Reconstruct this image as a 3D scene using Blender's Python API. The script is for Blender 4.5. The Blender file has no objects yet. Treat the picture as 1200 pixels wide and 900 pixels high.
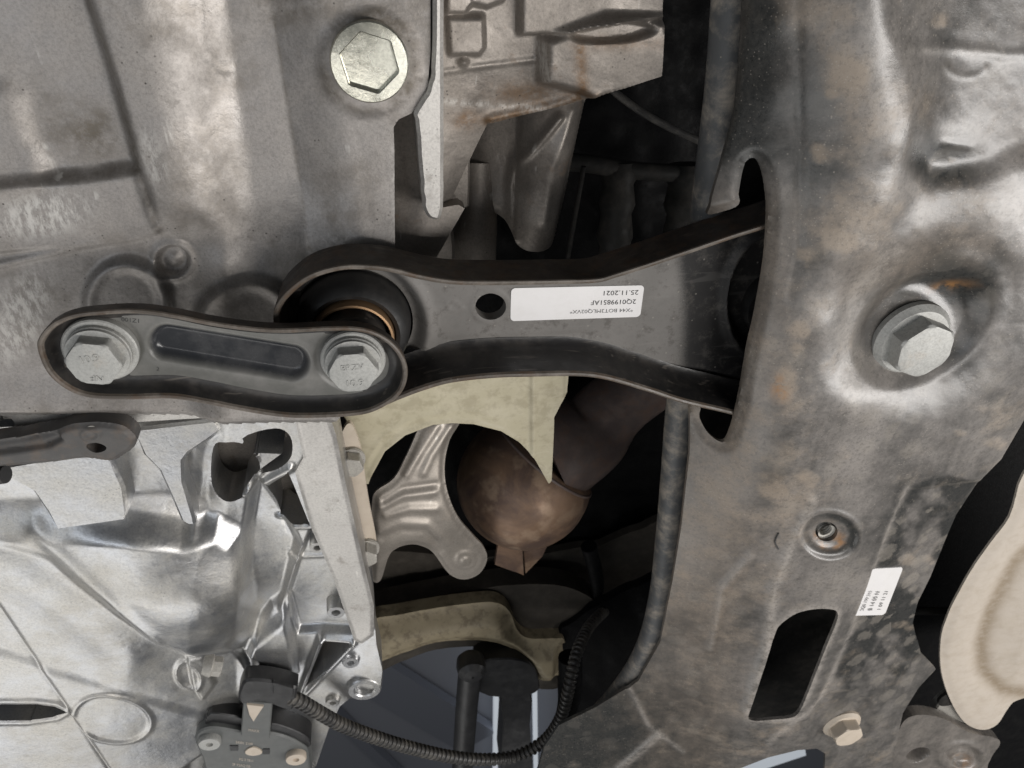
import bpy, bmesh, math, random
import numpy as np
from mathutils import Vector, Matrix

random.seed(7)
rng = np.random.default_rng(7)
scene = bpy.context.scene
C = scene.collection

# ------------------------------------------------------------------ camera
# world: +Z is up (away from the photographer, who stands under a lifted car), +X image right, +Y towards image bottom
FPX = 900.0
_n = np.array([(420 - 600) / FPX, -(-180 - 450) / FPX, -1.0]); _n /= np.linalg.norm(_n)
_x = np.array([1.0, 0, 0]) - _n[0] * _n; _x /= np.linalg.norm(_x)
_y = np.cross(_n, _x)
R = np.stack([_x, _y, _n])                     # camera -> world
cam_d = bpy.data.cameras.new('camera'); cam = bpy.data.objects.new('camera', cam_d); C.objects.link(cam)
cam_d.sensor_width = 36.0; cam_d.lens = 36.0 * FPX / 1200.0
cam_d.clip_start = 0.02; cam_d.clip_end = 50.0
cam.matrix_world = Matrix([list(R[i]) + [0.0] for i in range(3)] + [[0, 0, 0, 1]])
cam_d.dof.use_dof = True; cam_d.dof.focus_distance = 0.315; cam_d.dof.aperture_fstop = 32.0
scene.camera = cam

# ------------------------------------------------------------------ world, lamps, exposure
world = bpy.data.worlds.new('World'); scene.world = world; world.use_nodes = True
wb = world.node_tree.nodes['Background']
wb.inputs[0].default_value = (0.93, 0.96, 1.0, 1); wb.inputs[1].default_value = 0.06

def area(name, loc, target, size, size_y, power, col):
    d = bpy.data.lights.new(name, 'AREA'); d.shape = 'RECTANGLE'; d.size = size; d.size_y = size_y
    d.energy = power; d.color = col
    o = bpy.data.objects.new(name, d); C.objects.link(o); o.location = loc
    o.rotation_euler = (Vector(target) - Vector(loc)).to_track_quat('-Z', 'Y').to_euler()
    return o
area('workshop_window', (-1.0, 1.55, -0.75), (0.0, 0.15, 0.28), 1.5, 1.1, 9.0, (1.0, 0.985, 0.96))
area('added_lamp', (1.0, 0.36, -0.85), (0.17, 0.1, 0.25), 0.30, 1.6, 21, (1.0, 0.97, 0.94))  # unseen strip lamp, added to streak the subframe crest with a highlight
area('added_lamp.001', (-0.15, 0.55, -1.35), (-0.02, 0.15, 0.28), 1.7, 0.16, 3.6, (1.0, 0.975, 0.95))  # unseen fill lamp, added to brighten everything from below
area('added_lamp.002', (-0.95, -0.15, -0.95), (-0.1, 0.1, 0.28), 0.14, 1.5, 3.2, (0.86, 0.92, 1.0))  # unseen strip lamp, added for highlights on the gearbox metal

scene.view_settings.view_transform = 'Standard'; scene.view_settings.look = 'None'
scene.view_settings.exposure = 0.0; scene.view_settings.gamma = 1.0
scene.view_settings.use_curve_mapping = False
scene.render.engine = 'CYCLES'
scene.cycles.use_denoising = True
scene.cycles.max_bounces = 5

# ------------------------------------------------------------------ geometry helpers
def P(px, py, z):
    v = R @ np.array([(px - 600) / FPX, -(py - 450) / FPX, -1.0])
    return Vector(v * (z / v[2]))
def Pn(px, py, z):
    px = np.asarray(px, float); py = np.asarray(py, float)
    v = np.stack([(px - 600) / FPX, -(py - 450) / FPX, -np.ones_like(px)], -1) @ R.T
    return v * (z / v[..., 2])[..., None]
def proj(X, Y, Z):
    c = np.stack([X, Y, Z], -1) @ R
    return 600 + FPX * c[..., 0] / -c[..., 2], 450 - FPX * c[..., 1] / -c[..., 2]
def S(a, b, x):
    t = np.clip((x - a) / (b - a), 0, 1); return t * t * (3 - 2 * t)
def smoothc(pts, n=6, closed=True):
    p = np.array(pts, float); out = []
    N = len(p); rg = range(N if closed else N - 1)
    for i in rg:
        if closed: a, b, c, d = p[i - 1], p[i], p[(i + 1) % N], p[(i + 2) % N]
        else: a, b, c, d = p[max(i - 1, 0)], p[i], p[i + 1], p[min(i + 2, N - 1)]
        for k in range(n):
            t = k / n
            out.append(.5 * (2 * b + (c - a) * t + (2 * a - 5 * b + 4 * c - d) * t * t + (3 * b - a - 3 * c + d) * t ** 3))
    if not closed: out.append(p[-1])
    return [tuple(q) for q in out]
def _seg(pts, U, V, closed, near=False):
    p = np.array(pts, float); N = len(p); best = np.full(U.shape, 1e18)
    if near: bu = np.zeros(U.shape); bv = np.zeros(U.shape)
    for i in range(N if closed else N - 1):
        a = p[i]; b = p[(i + 1) % N]; ab = b - a; L = ab @ ab
        if L < 1e-12: continue
        t = np.clip(((U - a[0]) * ab[0] + (V - a[1]) * ab[1]) / L, 0, 1)
        qu = a[0] + t * ab[0]; qv = a[1] + t * ab[1]
        d = (U - qu) ** 2 + (V - qv) ** 2
        m = d < best
        best = np.where(m, d, best)
        if near: bu = np.where(m, qu, bu); bv = np.where(m, qv, bv)
    return (np.sqrt(best), bu, bv) if near else np.sqrt(best)
def inside(pts, U, V):
    p = np.array(pts, float); N = len(p); r = np.zeros(U.shape, bool)
    for i in range(N):
        x1, y1 = p[i]; x2, y2 = p[(i + 1) % N]
        if y1 == y2: continue
        c = ((y1 > V) != (y2 > V)) & (U < (x2 - x1) * (V - y1) / (y2 - y1) + x1)
        r ^= c
    return r
def sd(pts, U, V):
    d = _seg(pts, U, V, True); return np.where(inside(pts, U, V), -d, d)
def poly(pts, h, w, U, V):                    # raised (h>0) area with a soft border w px wide
    return h * S(w / 2, -w / 2, sd(pts, U, V)) if w > 0 else h * inside(pts, U, V)
def line(pts, h, w, U, V):
    d = _seg(pts, U, V, False); return h * np.exp(-(d / w) ** 2)
def ell(cx, cy, rx, ry, U, V, ang=0.0):       # normalised radius
    c, s = math.cos(ang), math.sin(ang)
    a = (U - cx) * c + (V - cy) * s; b = -(U - cx) * s + (V - cy) * c
    return np.sqrt((a / rx) ** 2 + (b / ry) ** 2)
_lat = rng.random((256, 256))
def vnoise(U, V, sc, seed=0):
    x = U / sc + 17.3 * seed + 40; y = V / sc + 9.7 * seed + 40
    xi = np.floor(x).astype(int); yi = np.floor(y).astype(int); fx = x - xi; fy = y - yi
    fx = fx * fx * (3 - 2 * fx); fy = fy * fy * (3 - 2 * fy)
    g = lambda a, b: _lat[a % 256, b % 256]
    return (g(xi, yi) * (1 - fx) + g(xi + 1, yi) * fx) * (1 - fy) + (g(xi, yi + 1) * (1 - fx) + g(xi + 1, yi + 1) * fx) * fy
def fbm(U, V, sc, seed=0, n=4):
    r = 0; a = 1; t = 0
    for k in range(n):
        r = r + a * vnoise(U, V, sc / 2 ** k, seed + k); t += a; a *= .55
    return r / t
def idw(pts, U, V, p=2.2):                    # scattered values in picture coordinates of the surface
    w = 0; s = 0
    for u, v, val in pts:
        k = 1 / (((U - u) ** 2 + (V - v) ** 2) + 60) ** (p / 2); w = w + k; s = s + k * val
    return s / w

def tag(o, label=None, cat=None, group=None, kind=None):
    if label: o['label'] = label
    if cat: o['category'] = cat
    if group: o['group'] = group
    if kind: o['kind'] = kind
    return o
def empty(name, loc, label, cat, group=None):
    o = bpy.data.objects.new(name, None); C.objects.link(o); o.location = loc; o.empty_display_size = .01
    return tag(o, label, cat, group)
def link(name, me, mat, parent=None, smooth=35):
    o = bpy.data.objects.new(name, me); C.objects.link(o)
    if mat is not None: me.materials.append(mat)
    if smooth:
        me.polygons.foreach_set('use_smooth', [True] * len(me.polygons))
        me.set_sharp_from_angle(angle=math.radians(smooth))
    if parent is not None:
        o.parent = parent; o.matrix_parent_inverse = Matrix.Translation(-Vector(parent.location))
    return o
def pydata(name, vs, fs, mat, parent=None, smooth=35):
    me = bpy.data.meshes.new(name); me.from_pydata([tuple(v) for v in vs], [], fs); me.update()
    return link(name, me, mat, parent, smooth)

class TPS:
    def __init__(self, ctrl, reg=1e-7):
        w = np.array([list(P(*c)) for c in ctrl]); self.c = w[:, :2]
        n = len(w); K = self.k(self.c, self.c) + reg * np.eye(n)
        Q = np.hstack([np.ones((n, 1)), self.c])
        A = np.block([[K, Q], [Q.T, np.zeros((3, 3))]])
        s = np.linalg.lstsq(A, np.concatenate([w[:, 2], np.zeros(3)]), rcond=None)[0]
        self.w = s[:n]; self.a = s[n:]
    @staticmethod
    def k(a, b):
        d = ((a[:, None, :] - b[None]) ** 2).sum(-1)
        return .5 * d * np.log(d + 1e-12)
    def __call__(self, X, Y):
        sh = np.shape(X); q = np.stack([np.ravel(X), np.ravel(Y)], -1); r = np.empty(len(q))
        for i in range(0, len(q), 20000):
            b = q[i:i + 20000]; r[i:i + 20000] = self.k(b, self.c) @ self.w + self.a[0] + b @ self.a[1:]
        return r.reshape(sh)
    def on(self, px, py):
        px = np.asarray(px, float); py = np.asarray(py, float); z = np.full(px.shape, .3)
        for _ in range(8):
            w = Pn(px, py, z); z = self(w[..., 0], w[..., 1])
        return Pn(px, py, z)
    def at(self, px, py):
        return Vector(self.on(np.array([px]), np.array([py]))[0])

def blur(a, n=1):
    for _ in range(n):
        p = np.pad(a, 1, mode='edge')
        a = (p[:-2, 1:-1] + 2 * p[1:-1, 1:-1] + p[2:, 1:-1]) / 4
        p = np.pad(a, 1, mode='edge')
        a = (p[1:-1, :-2] + 2 * p[1:-1, 1:-1] + p[1:-1, 2:]) / 4
    return a

def heightfield(name, outline, ctrl, feats, mat, parent=None, holes=(), step=.0008, skirt=.008, soft=1, attrs=None, smooth=40, hole_skirt=None):
    """sheet in world XY; base surface through ctrl (px,py,z); feats(U,V) -> mm towards the camera"""
    T = ctrl if isinstance(ctrl, TPS) else TPS(ctrl)
    ol = np.array(outline, float); w = T.on(ol[:, 0], ol[:, 1])
    x0, y0 = w[:, :2].min(0) - step; x1, y1 = w[:, :2].max(0) + step
    nx = int((x1 - x0) / step) + 2; ny = int((y1 - y0) / step) + 2
    X, Y = np.meshgrid(x0 + np.arange(nx) * step, y0 + np.arange(ny) * step)
    Z = T(X, Y); U, V = proj(X, Y, Z)
    m = inside(outline, U, V)
    for h in holes: m &= ~inside(h, U, V)
    q = m[:-1, :-1] & m[1:, :-1] & m[:-1, 1:] & m[1:, 1:]
    hh = blur(feats(U, V), soft) if feats is not None else np.zeros_like(Z)
    cnt = np.zeros(m.shape, int)
    cnt[:-1, :-1] += q; cnt[1:, :-1] += q; cnt[:-1, 1:] += q; cnt[1:, 1:] += q
    used = cnt > 0; edge = used & (cnt < 4)
    ub, vb = U[edge], V[edge]
    bd, bu, bv = _seg(outline, ub, vb, True, True)
    kind = np.zeros(len(ub), int)
    for i, h in enumerate(holes):
        d2, u2, v2 = _seg(h, ub, vb, True, True); mm = d2 < bd
        bd = np.where(mm, d2, bd); bu = np.where(mm, u2, bu); bv = np.where(mm, v2, bv); kind[mm] = i + 1
    ok = bd < 9
    bu = np.where(ok, bu, ub); bv = np.where(ok, bv, vb)
    pw = T.on(bu, bv); X = X.copy(); Y = Y.copy(); Z = Z.copy()
    X[edge] = pw[:, 0]; Y[edge] = pw[:, 1]; Z[edge] = pw[:, 2]
    Z = Z - hh * .001
    idx = -np.ones(m.shape, int); idx[used] = np.arange(used.sum())
    vs = np.stack([X[used], Y[used], Z[used]], -1)
    jj, ii = np.nonzero(q)
    F = np.stack([idx[jj, ii], idx[jj + 1, ii], idx[jj + 1, ii + 1], idx[jj, ii + 1]], -1)
    # skirt on the open border
    E = np.concatenate([F[:, [0, 1]], F[:, [1, 2]], F[:, [2, 3]], F[:, [3, 0]]])
    key = np.sort(E, 1); key = key[:, 0] * (len(vs) + 1) + key[:, 1]
    _, inv, c = np.unique(key, return_inverse=True, return_counts=True)
    B = E[c[inv] == 1]
    nb = len(vs); bvi = np.unique(B); mp = {int(v): nb + k for k, v in enumerate(bvi)}
    if skirt:
        sk = vs[bvi].copy(); sk[:, 2] += skirt
        vs = np.vstack([vs, sk])
        FS = np.array([[b, a, mp[int(a)], mp[int(b)]] for a, b in B])
        F = np.vstack([F, FS])
    me = bpy.data.meshes.new(name)
    me.vertices.add(len(vs)); me.vertices.foreach_set('co', vs.astype(np.float32).ravel())
    me.loops.add(F.size); me.loops.foreach_set('vertex_index', F.astype(np.int32).ravel())
    me.polygons.add(len(F)); me.polygons.foreach_set('loop_start', np.arange(0, F.size, 4, dtype=np.int32))
    me.update(calc_edges=True); me.validate()
    if attrs is not None:
        for k, f in attrs.items():
            a = f(U, V)[used].astype(np.float32)
            if skirt: a = np.concatenate([a, a[bvi]])
            at = me.attributes.new(k, 'FLOAT', 'POINT'); at.data.foreach_set('value', a)
    o = link(name, me, mat, parent, smooth)
    return o, T

def loft(name, loops, mat, parent=None, closed=True, cap0=False, cap1=False, smooth=35):
    n = len(loops[0]); vs = [v for l in loops for v in l]; fs = []
    for i in range(len(loops) - 1):
        for k in range(n if closed else n - 1):
            a = i * n + k; b = i * n + (k + 1) % n
            fs.append((a, b, b + n, a + n))
    if cap0: fs.append(tuple(range(n))[::-1])
    if cap1: fs.append(tuple(range((len(loops) - 1) * n, len(loops) * n)))
    return pydata(name, vs, fs, mat, parent, smooth)
def ring(c, r, z, n=48, a0=0.0):
    return [Vector((c[0] + r * math.cos(a0 + 2 * math.pi * k / n), c[1] + r * math.sin(a0 + 2 * math.pi * k / n), z)) for k in range(n)]
def lathe(name, c, prof, mat, parent=None, n=48, cap0=False, cap1=False, smooth=35, a0=0.0):
    return loft(name, [ring(c, max(r, 1e-5), z, n, a0) for r, z in prof], mat, parent, True, cap0, cap1, smooth)
def tube(name, pts, rad, mat, parent=None, n=14, caps=True, smooth=40, sub=6):
    p = np.array([list(v) for v in pts]); p = np.array(smoothc(p, sub, False)) if sub else p
    N = len(p); rad = np.interp(np.linspace(0, 1, N), np.linspace(0, 1, len(rad)), rad) if hasattr(rad, '__len__') else np.full(N, rad)
    loops = []; up = Vector((0.21, 0.13, 1)).normalized(); prev = None
    for i in range(N):
        t = Vector(p[min(i + 1, N - 1)] - p[max(i - 1, 0)]).normalized()
        a = (up - t * up.dot(t)).normalized() if prev is None else (prev - t * prev.dot(t)).normalized()
        prev = a; b = t.cross(a)
        loops.append([Vector(p[i]) + (a * math.cos(2 * math.pi * k / n) + b * math.sin(2 * math.pi * k / n)) * rad[i] for k in range(n)])
    return loft(name, loops, mat, parent, True, caps, caps, smooth)
def offset_loop(w, d):                         # inward offset of a closed XY loop (Nx2)
    nx = np.roll(w, -1, 0) - np.roll(w, 1, 0)
    nn = np.stack([-nx[:, 1], nx[:, 0]], -1); nn /= np.linalg.norm(nn, axis=1)[:, None]
    A = .5 * np.sum(w[:, 0] * np.roll(w[:, 1], -1) - np.roll(w[:, 0], -1) * w[:, 1])
    return w + nn * d * (1 if A > 0 else -1)
def prism(name, pts, z0, z1, mat, parent=None, bev=.0006, smoothn=0, smooth=40):
    """outline traced on the plane z0 (near face); solid up to z1 with a small chamfer on the near edge"""
    pp = smoothc(pts, smoothn) if smoothn else pts
    w = np.array([list(P(u, v, z0))[:2] for u, v in pp])
    L = [offset_loop(w, bev), w, w]
    Zs = [z0, z0 + bev, z1]
    loops = [[Vector((x, y, z)) for x, y in l] for l, z in zip(L, Zs)]
    return loft(name, loops, mat, parent, True, True, True, smooth)

def text_mesh(name, body, mapf, mat, parent=None, size=1.0, align='LEFT', depth=0.0, spacing=1.0):
    cu = bpy.data.curves.new(name, 'FONT'); cu.body = body; cu.size = size; cu.align_x = align; cu.space_character = spacing
    cu.resolution_u = 3; cu.extrude = .5 if depth else 0.0
    o = bpy.data.objects.new(name, cu); C.objects.link(o)
    dg = bpy.context.evaluated_depsgraph_get(); me = bpy.data.meshes.new_from_object(o.evaluated_get(dg))
    bpy.data.objects.remove(o); bpy.data.curves.remove(cu)
    for v in me.vertices: v.co = mapf(v.co.x, v.co.y) - Vector((0, 0, (v.co.z + .5) * depth))
    me.name = name; me.update()
    return link(name, me, mat, parent, 0)

# ------------------------------------------------------------------ materials
def mat(name, base=(.5, .5, .5), rough=.5, metal=0.0):
    m = bpy.data.materials.new(name); m.use_nodes = True
    b = m.node_tree.nodes['Principled BSDF']
    b.inputs['Base Color'].default_value = (*base, 1); b.inputs['Roughness'].default_value = rough; b.inputs['Metallic'].default_value = metal
    return m
class NT:
    def __init__(s, m): s.t = m.node_tree; s.b = s.t.nodes['Principled BSDF']; s.co = None
    def coord(s):
        if s.co is None: s.co = s.t.nodes.new('ShaderNodeNewGeometry').outputs['Position']
        return s.co
    def noise(s, scale, detail=5, rough=.6, dist=0.0, stretch=None):
        n = s.t.nodes.new('ShaderNodeTexNoise'); n.inputs['Scale'].default_value = scale; n.inputs['Detail'].default_value = detail
        n.inputs['Roughness'].default_value = rough; n.inputs['Distortion'].default_value = dist
        c = s.coord()
        if stretch:
            v = s.t.nodes.new('ShaderNodeMapping'); v.inputs['Scale'].default_value = stretch[:3]
            if len(stretch) > 3: v.inputs['Rotation'].default_value[2] = stretch[3]
            s.t.links.new(c, v.inputs[0]); c = v.outputs[0]
        s.t.links.new(c, n.inputs['Vector']); return n.outputs['Fac']
    def voro(s, scale, feature='F1', rnd=1.0, out='Distance', stretch=None):
        n = s.t.nodes.new('ShaderNodeTexVoronoi'); n.feature = feature; n.inputs['Scale'].default_value = scale; n.inputs['Randomness'].default_value = rnd
        s.t.links.new(s.coord(), n.inputs['Vector']); return n.outputs[out]
    def ramp(s, x, a, b, lo=0.0, hi=1.0):
        n = s.t.nodes.new('ShaderNodeMapRange'); n.interpolation_type = 'SMOOTHSTEP'
        for k, v in ((1, a), (2, b), (3, lo), (4, hi)): n.inputs[k].default_value = v
        s.t.links.new(x, n.inputs[0]); return n.outputs[0]
    def math(s, op, a, b):
        n = s.t.nodes.new('ShaderNodeMath'); n.operation = op
        for i, v in ((0, a), (1, b)):
            if isinstance(v, (int, float)): n.inputs[i].default_value = v
            else: s.t.links.new(v, n.inputs[i])
        return n.outputs[0]
    def mix(s, f, a, b):
        n = s.t.nodes.new('ShaderNodeMix'); n.data_type = 'RGBA'
        if isinstance(f, (int, float)): n.inputs[0].default_value = f
        else: s.t.links.new(f, n.inputs[0])
        for i, v in ((6, a), (7, b)):
            if isinstance(v, tuple): n.inputs[i].default_value = (*v, 1)
            else: s.t.links.new(v, n.inputs[i])
        return n.outputs[2]
    def attr(s, name):
        n = s.t.nodes.new('ShaderNodeAttribute'); n.attribute_name = name; return n.outputs['Fac']
    def color(s, c): s.t.links.new(c, s.b.inputs['Base Color'])
    def rough(s, c): s.t.links.new(c, s.b.inputs['Roughness'])
    def metal(s, c): s.t.links.new(c, s.b.inputs['Metallic'])
    def bump(s, h, dist=.0002, strength=.5):
        n = s.t.nodes.new('ShaderNodeBump'); n.inputs['Distance'].default_value = dist; n.inputs['Strength'].default_value = strength
        s.t.links.new(h, n.inputs['Height']); s.t.links.new(n.outputs[0], s.b.inputs['Normal'])

def m_cast(name, c1, c2, stain=(.10, .085, .07), stain_amt=.5, speck=.5, rough=(.38, .62), metal=.75, grain=1.0):
    m = mat(name); n = NT(m)
    big = n.noise(30, 4, .7)
    c = n.mix(n.ramp(big, .30, .72), c1, c2)
    st = n.math('MULTIPLY', n.ramp(n.noise(52, 5, .75, .1), .56, .78), stain_amt)
    c = n.mix(st, c, stain)
    c = n.mix(n.math('MULTIPLY', n.attr('grime'), n.ramp(n.noise(140, 5, .75), .30, .62, .15, 1.0)), c, stain)
    fine = n.noise(850, 3, .8)
    c = n.mix(n.ramp(fine, .36, .72, 0, .42), c, tuple(x * .5 for x in c1))
    c = n.mix(n.math('MULTIPLY', n.attr('worn'), n.ramp(n.noise(420, 4, .75, 0, (1, .35, 1, .5)), .40, .62)), c, (.62, .60, .565))
    spk = n.math('MULTIPLY', n.ramp(n.voro(380), .20, .06), n.math('MULTIPLY', n.ramp(big, .50, .66), speck))
    c = n.mix(spk, c, (.035, .03, .026))
    scf = n.math('MULTIPLY', n.ramp(n.noise(210, 2, .6, 0, (1, .07, 1, .35)), .64, .72), n.ramp(big, .46, .36))
    c = n.mix(n.math('MULTIPLY', scf, .55), c, (.72, .70, .66))
    n.color(c)
    n.rough(n.math('ADD', n.ramp(big, .3, .7, rough[0], rough[1]), n.math('MULTIPLY', st, .2)))
    n.metal(n.math('SUBTRACT', metal, n.math('MULTIPLY', st, .6)))
    n.bump(n.math('ADD', n.math('MULTIPLY', fine, .35 * grain), n.math('MULTIPLY', n.noise(260, 4, .65), 1.3 * grain)), .00026, .55)
    return m
MAT = {}
MAT['case'] = m_cast('cast_aluminium_grey', (.315, .296, .280), (.39, .363, .338), stain=(.15, .13, .105), stain_amt=.65, speck=.9, metal=.6)
MAT['bell'] = m_cast('cast_aluminium_stained', (.235, .212, .19), (.32, .288, .255), stain=(.17, .10, .05), stain_amt=.8, speck=.8, metal=.55)
MAT['sump'] = m_cast('cast_aluminium_bright', (.485, .495, .515), (.60, .585, .55), stain=(.42, .385, .32), stain_amt=.5, speck=.4, rough=(.28, .44), metal=.88, grain=.75)
MAT['machined'] = m_cast('machined_aluminium', (.50, .48, .455), (.64, .62, .585), stain=(.25, .21, .17), stain_amt=.7, speck=.6, rough=(.34, .5), metal=.7, grain=.35)

def m_paint(name, base, dust, amt, rough=(.32, .55), brown=(.10, .068, .045), brown_amt=.0, dist=.0001, coat=0.0, spec=.5, groove=None, scratch=0.0):
    m = mat(name); n = NT(m)
    d = n.math('MULTIPLY', n.ramp(n.noise(75, 5, .72, .2), .40, .75), amt)
    c = n.mix(d, base, dust)
    if brown_amt:
        c = n.mix(n.math('MULTIPLY', n.ramp(n.noise(110, 4, .7, .2), .46, .66), brown_amt), c, brown)
    c = n.mix(n.math('MULTIPLY', n.ramp(n.voro(300), .12, .04), n.math('MULTIPLY', n.ramp(n.noise(40, 2), .52, .6), .7)), c, dust)
    n.b.inputs['Specular IOR Level'].default_value = spec
    if scratch: c = n.mix(n.math('MULTIPLY', n.ramp(n.noise(340, 2, .6, 0, (.06, 1, 1, .12)), .63, .70), scratch), c, dust)
    if groove: c = n.mix(n.math('MULTIPLY', n.attr('groove'), n.ramp(n.noise(200, 4, .7), .2, .6, .45, 1.0)), c, groove)
    n.color(c); n.rough(n.math('ADD', n.ramp(n.noise(200, 5, .6), .3, .7, *rough), n.math('MULTIPLY', d, .25)))
    n.bump(n.math('ADD', n.noise(700, 4, .65), n.math('MULTIPLY', n.noise(90, 4), .8)), dist, .5)
    if coat: n.b.inputs['Coat Weight'].default_value = coat; n.b.inputs['Coat Roughness'].default_value = .25
    return m
MAT['black_paint'] = m_paint('black_coated_steel', (.022, .021, .021), (.13, .115, .10), .35, (.30, .46), scratch=.6)
MAT['rim_rust'] = m_paint('black_steel_edge_worn', (.034, .028, .024), (.12, .095, .075), .55, (.40, .58), brown=(.085, .052, .032), brown_amt=.7, scratch=.6)
MAT['worn_edge'] = m_paint('worn_steel_edge', (.085, .070, .056), (.24, .21, .18), .8, (.35, .5), brown=(.10, .06, .035), brown_amt=.6)
MAT['arm_floor'] = m_paint('grey_coated_steel', (.135, .130, .124), (.24, .225, .21), .6, (.36, .52))
m = mat('grey_black_steel_web'); n = NT(m)
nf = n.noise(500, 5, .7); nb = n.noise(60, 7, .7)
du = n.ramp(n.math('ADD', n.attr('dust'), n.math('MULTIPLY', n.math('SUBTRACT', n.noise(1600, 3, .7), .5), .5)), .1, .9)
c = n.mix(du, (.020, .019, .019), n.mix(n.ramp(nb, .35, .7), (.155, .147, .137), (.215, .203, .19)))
c = n.mix(n.math('MULTIPLY', n.ramp(n.voro(300), .12, .04), n.ramp(n.noise(40, 2), .5, .6)), c, (.07, .065, .06))
c = n.mix(n.math('MULTIPLY', n.ramp(n.noise(300, 2, .6, 0, (.08, 1, 1, .1)), .62, .70), .10), c, (.30, .285, .265))
c = n.mix(n.math('MULTIPLY', n.ramp(n.noise(120, 5, .78), .48, .68), .75), c, (.085, .078, .07))
c = n.mix(n.math('MULTIPLY', n.ramp(n.voro(170), .10, .05), .55), c, (.30, .28, .25))
n.color(c); n.rough(n.math('ADD', .40, n.math('MULTIPLY', nb, .2))); n.bump(n.math('ADD', nf, nb), .0001, .5); n.b.inputs['Specular IOR Level'].default_value = .32
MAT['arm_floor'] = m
m = mat('green_grey_coated_steel'); n = NT(m)
nf = n.noise(500, 4, .7); nb = n.noise(70, 6, .7)
c = n.mix(n.ramp(nb, .35, .7), (.135, .135, .125), (.195, .19, .178))
c = n.mix(n.attr('trough_mask'), c, n.mix(n.ramp(nb, .4, .6), (.028, .030, .034), (.050, .051, .054)))  # trough area mixes to a darker, glossier coat
n.color(c); n.rough(n.math('SUBTRACT', n.math('ADD', .30, n.math('MULTIPLY', nb, .22)), n.math('MULTIPLY', n.attr('trough_mask'), .16))); n.bump(n.math('ADD', nf, nb), .00008, .5)
MAT['bracket_floor'] = m
MAT['trough'] = m_paint('dark_glossy_steel', (.045, .050, .058), (.10, .10, .10), .4, (.22, .36))
MAT['rubber'] = m_paint('black_rubber', (.012, .012, .012), (.05, .045, .04), .4, (.45, .6))
MAT['lever'] = m_paint('dark_pressed_steel', (.075, .072, .07), (.14, .13, .12), .5, (.42, .55), brown=(.2, .13, .08), brown_amt=.25)
MAT['plastic'] = m_paint('black_plastic', (.018, .018, .019), (.07, .07, .07), .3, (.38, .5))
MAT['grey_plastic'] = m_paint('grey_plastic', (.12, .125, .122), (.18, .18, .17), .4, (.45, .6))
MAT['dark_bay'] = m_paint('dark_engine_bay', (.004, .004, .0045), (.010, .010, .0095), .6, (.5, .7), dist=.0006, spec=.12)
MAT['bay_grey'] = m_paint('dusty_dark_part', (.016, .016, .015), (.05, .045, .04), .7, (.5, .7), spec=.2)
MAT['firewall'] = m_paint('dusty_firewall', (.055, .048, .040), (.10, .088, .072), .7, (.55, .7), spec=.25)
MAT['zinc'] = m_cast('zinc_flake_coating', (.40, .40, .38), (.52, .52, .495), stain=(.56, .42, .28), stain_amt=.25, speck=.35, rough=(.48, .62), metal=.25, grain=.6)
MAT['zinc_dull'] = m_cast('zinc_coating_dull', (.40, .385, .35), (.50, .48, .44), stain=(.34, .27, .19), stain_amt=.5, speck=.5, rough=(.5, .65), metal=.3, grain=.6)
MAT['yellow_zinc'] = m_cast('yellow_zinc', (.55, .54, .46), (.68, .68, .60), stain=(.60, .54, .38), stain_amt=.5, speck=.25, rough=(.18, .34), metal=.9, grain=.25)
MAT['gold'] = mat('worn_brass_edge', (.36, .23, .13), .45, .8)
MAT['white'] = m_paint('white_sticker_paper', (.80, .785, .78), (.70, .68, .66), .5, (.45, .55), dist=.00002)
MAT['ink'] = mat('black_ink', (.03, .03, .03), .6)
MAT['ink_grey'] = mat('grey_ink', (.14, .14, .14), .6)
MAT['stamp'] = mat('stamped_mark', (.05, .05, .048), .6)
MAT['head_stamp'] = mat('stamped_bolt_mark', (.36, .34, .31), .6, .2)
MAT['cream'] = m_paint('cream_primer', (.50, .455, .325), (.58, .53, .40), .8, (.42, .55), brown=(.22, .18, .11), brown_amt=.32, scratch=.35)
MAT['cream_strip'] = m_paint('cream_dusty_primer', (.58, .50, .41), (.62, .55, .45), .6, (.42, .55), brown=(.3, .24, .16), brown_amt=.15)
MAT['shield'] = m_cast('stamped_heat_shield', (.36, .325, .285), (.43, .39, .345), stain=(.32, .25, .18), stain_amt=.4, speck=.2, rough=(.38, .5), metal=.55, grain=.4)
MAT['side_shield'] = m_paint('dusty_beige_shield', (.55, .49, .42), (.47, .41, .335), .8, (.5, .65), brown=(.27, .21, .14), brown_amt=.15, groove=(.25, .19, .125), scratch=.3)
m = mat('rusty_exhaust'); n = NT(m)
c = n.mix(n.ramp(n.noise(28, 6, .65, .8), .35, .66), (.115, .075, .058), (.235, .148, .094))
c = n.mix(n.math('MULTIPLY', n.ramp(n.noise(55, 5, .6), .5, .68), .6), c, (.36, .26, .18)); n.color(c)
n.rough(n.ramp(n.noise(90, 5), .3, .7, .42, .62)); n.b.inputs['Metallic'].default_value = .35
n.bump(n.noise(600, 5, .7), .0002, .5); MAT['rust'] = m
MAT['pipe'] = m_paint('heat_stained_pipe', (.095, .072, .066), (.17, .125, .105), .7, (.40, .55), brown=(.16, .085, .05), brown_amt=.3)
MAT['beam'] = m_paint('dusty_olive_primer', (.27, .225, .145), (.36, .31, .21), .7, (.5, .65), brown=(.10, .075, .045), brown_amt=.6)
MAT['bar'] = m_paint('dusty_painted_bar', (.085, .088, .09), (.34, .30, .25), 1.0, (.45, .6))
MAT['wall'] = m_paint('blue_grey_panel', (.34, .355, .40), (.38, .395, .44), .5, (.6, .7))
MAT['wall_dark'] = mat('panel_joint', (.25, .265, .31), .7)
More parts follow.
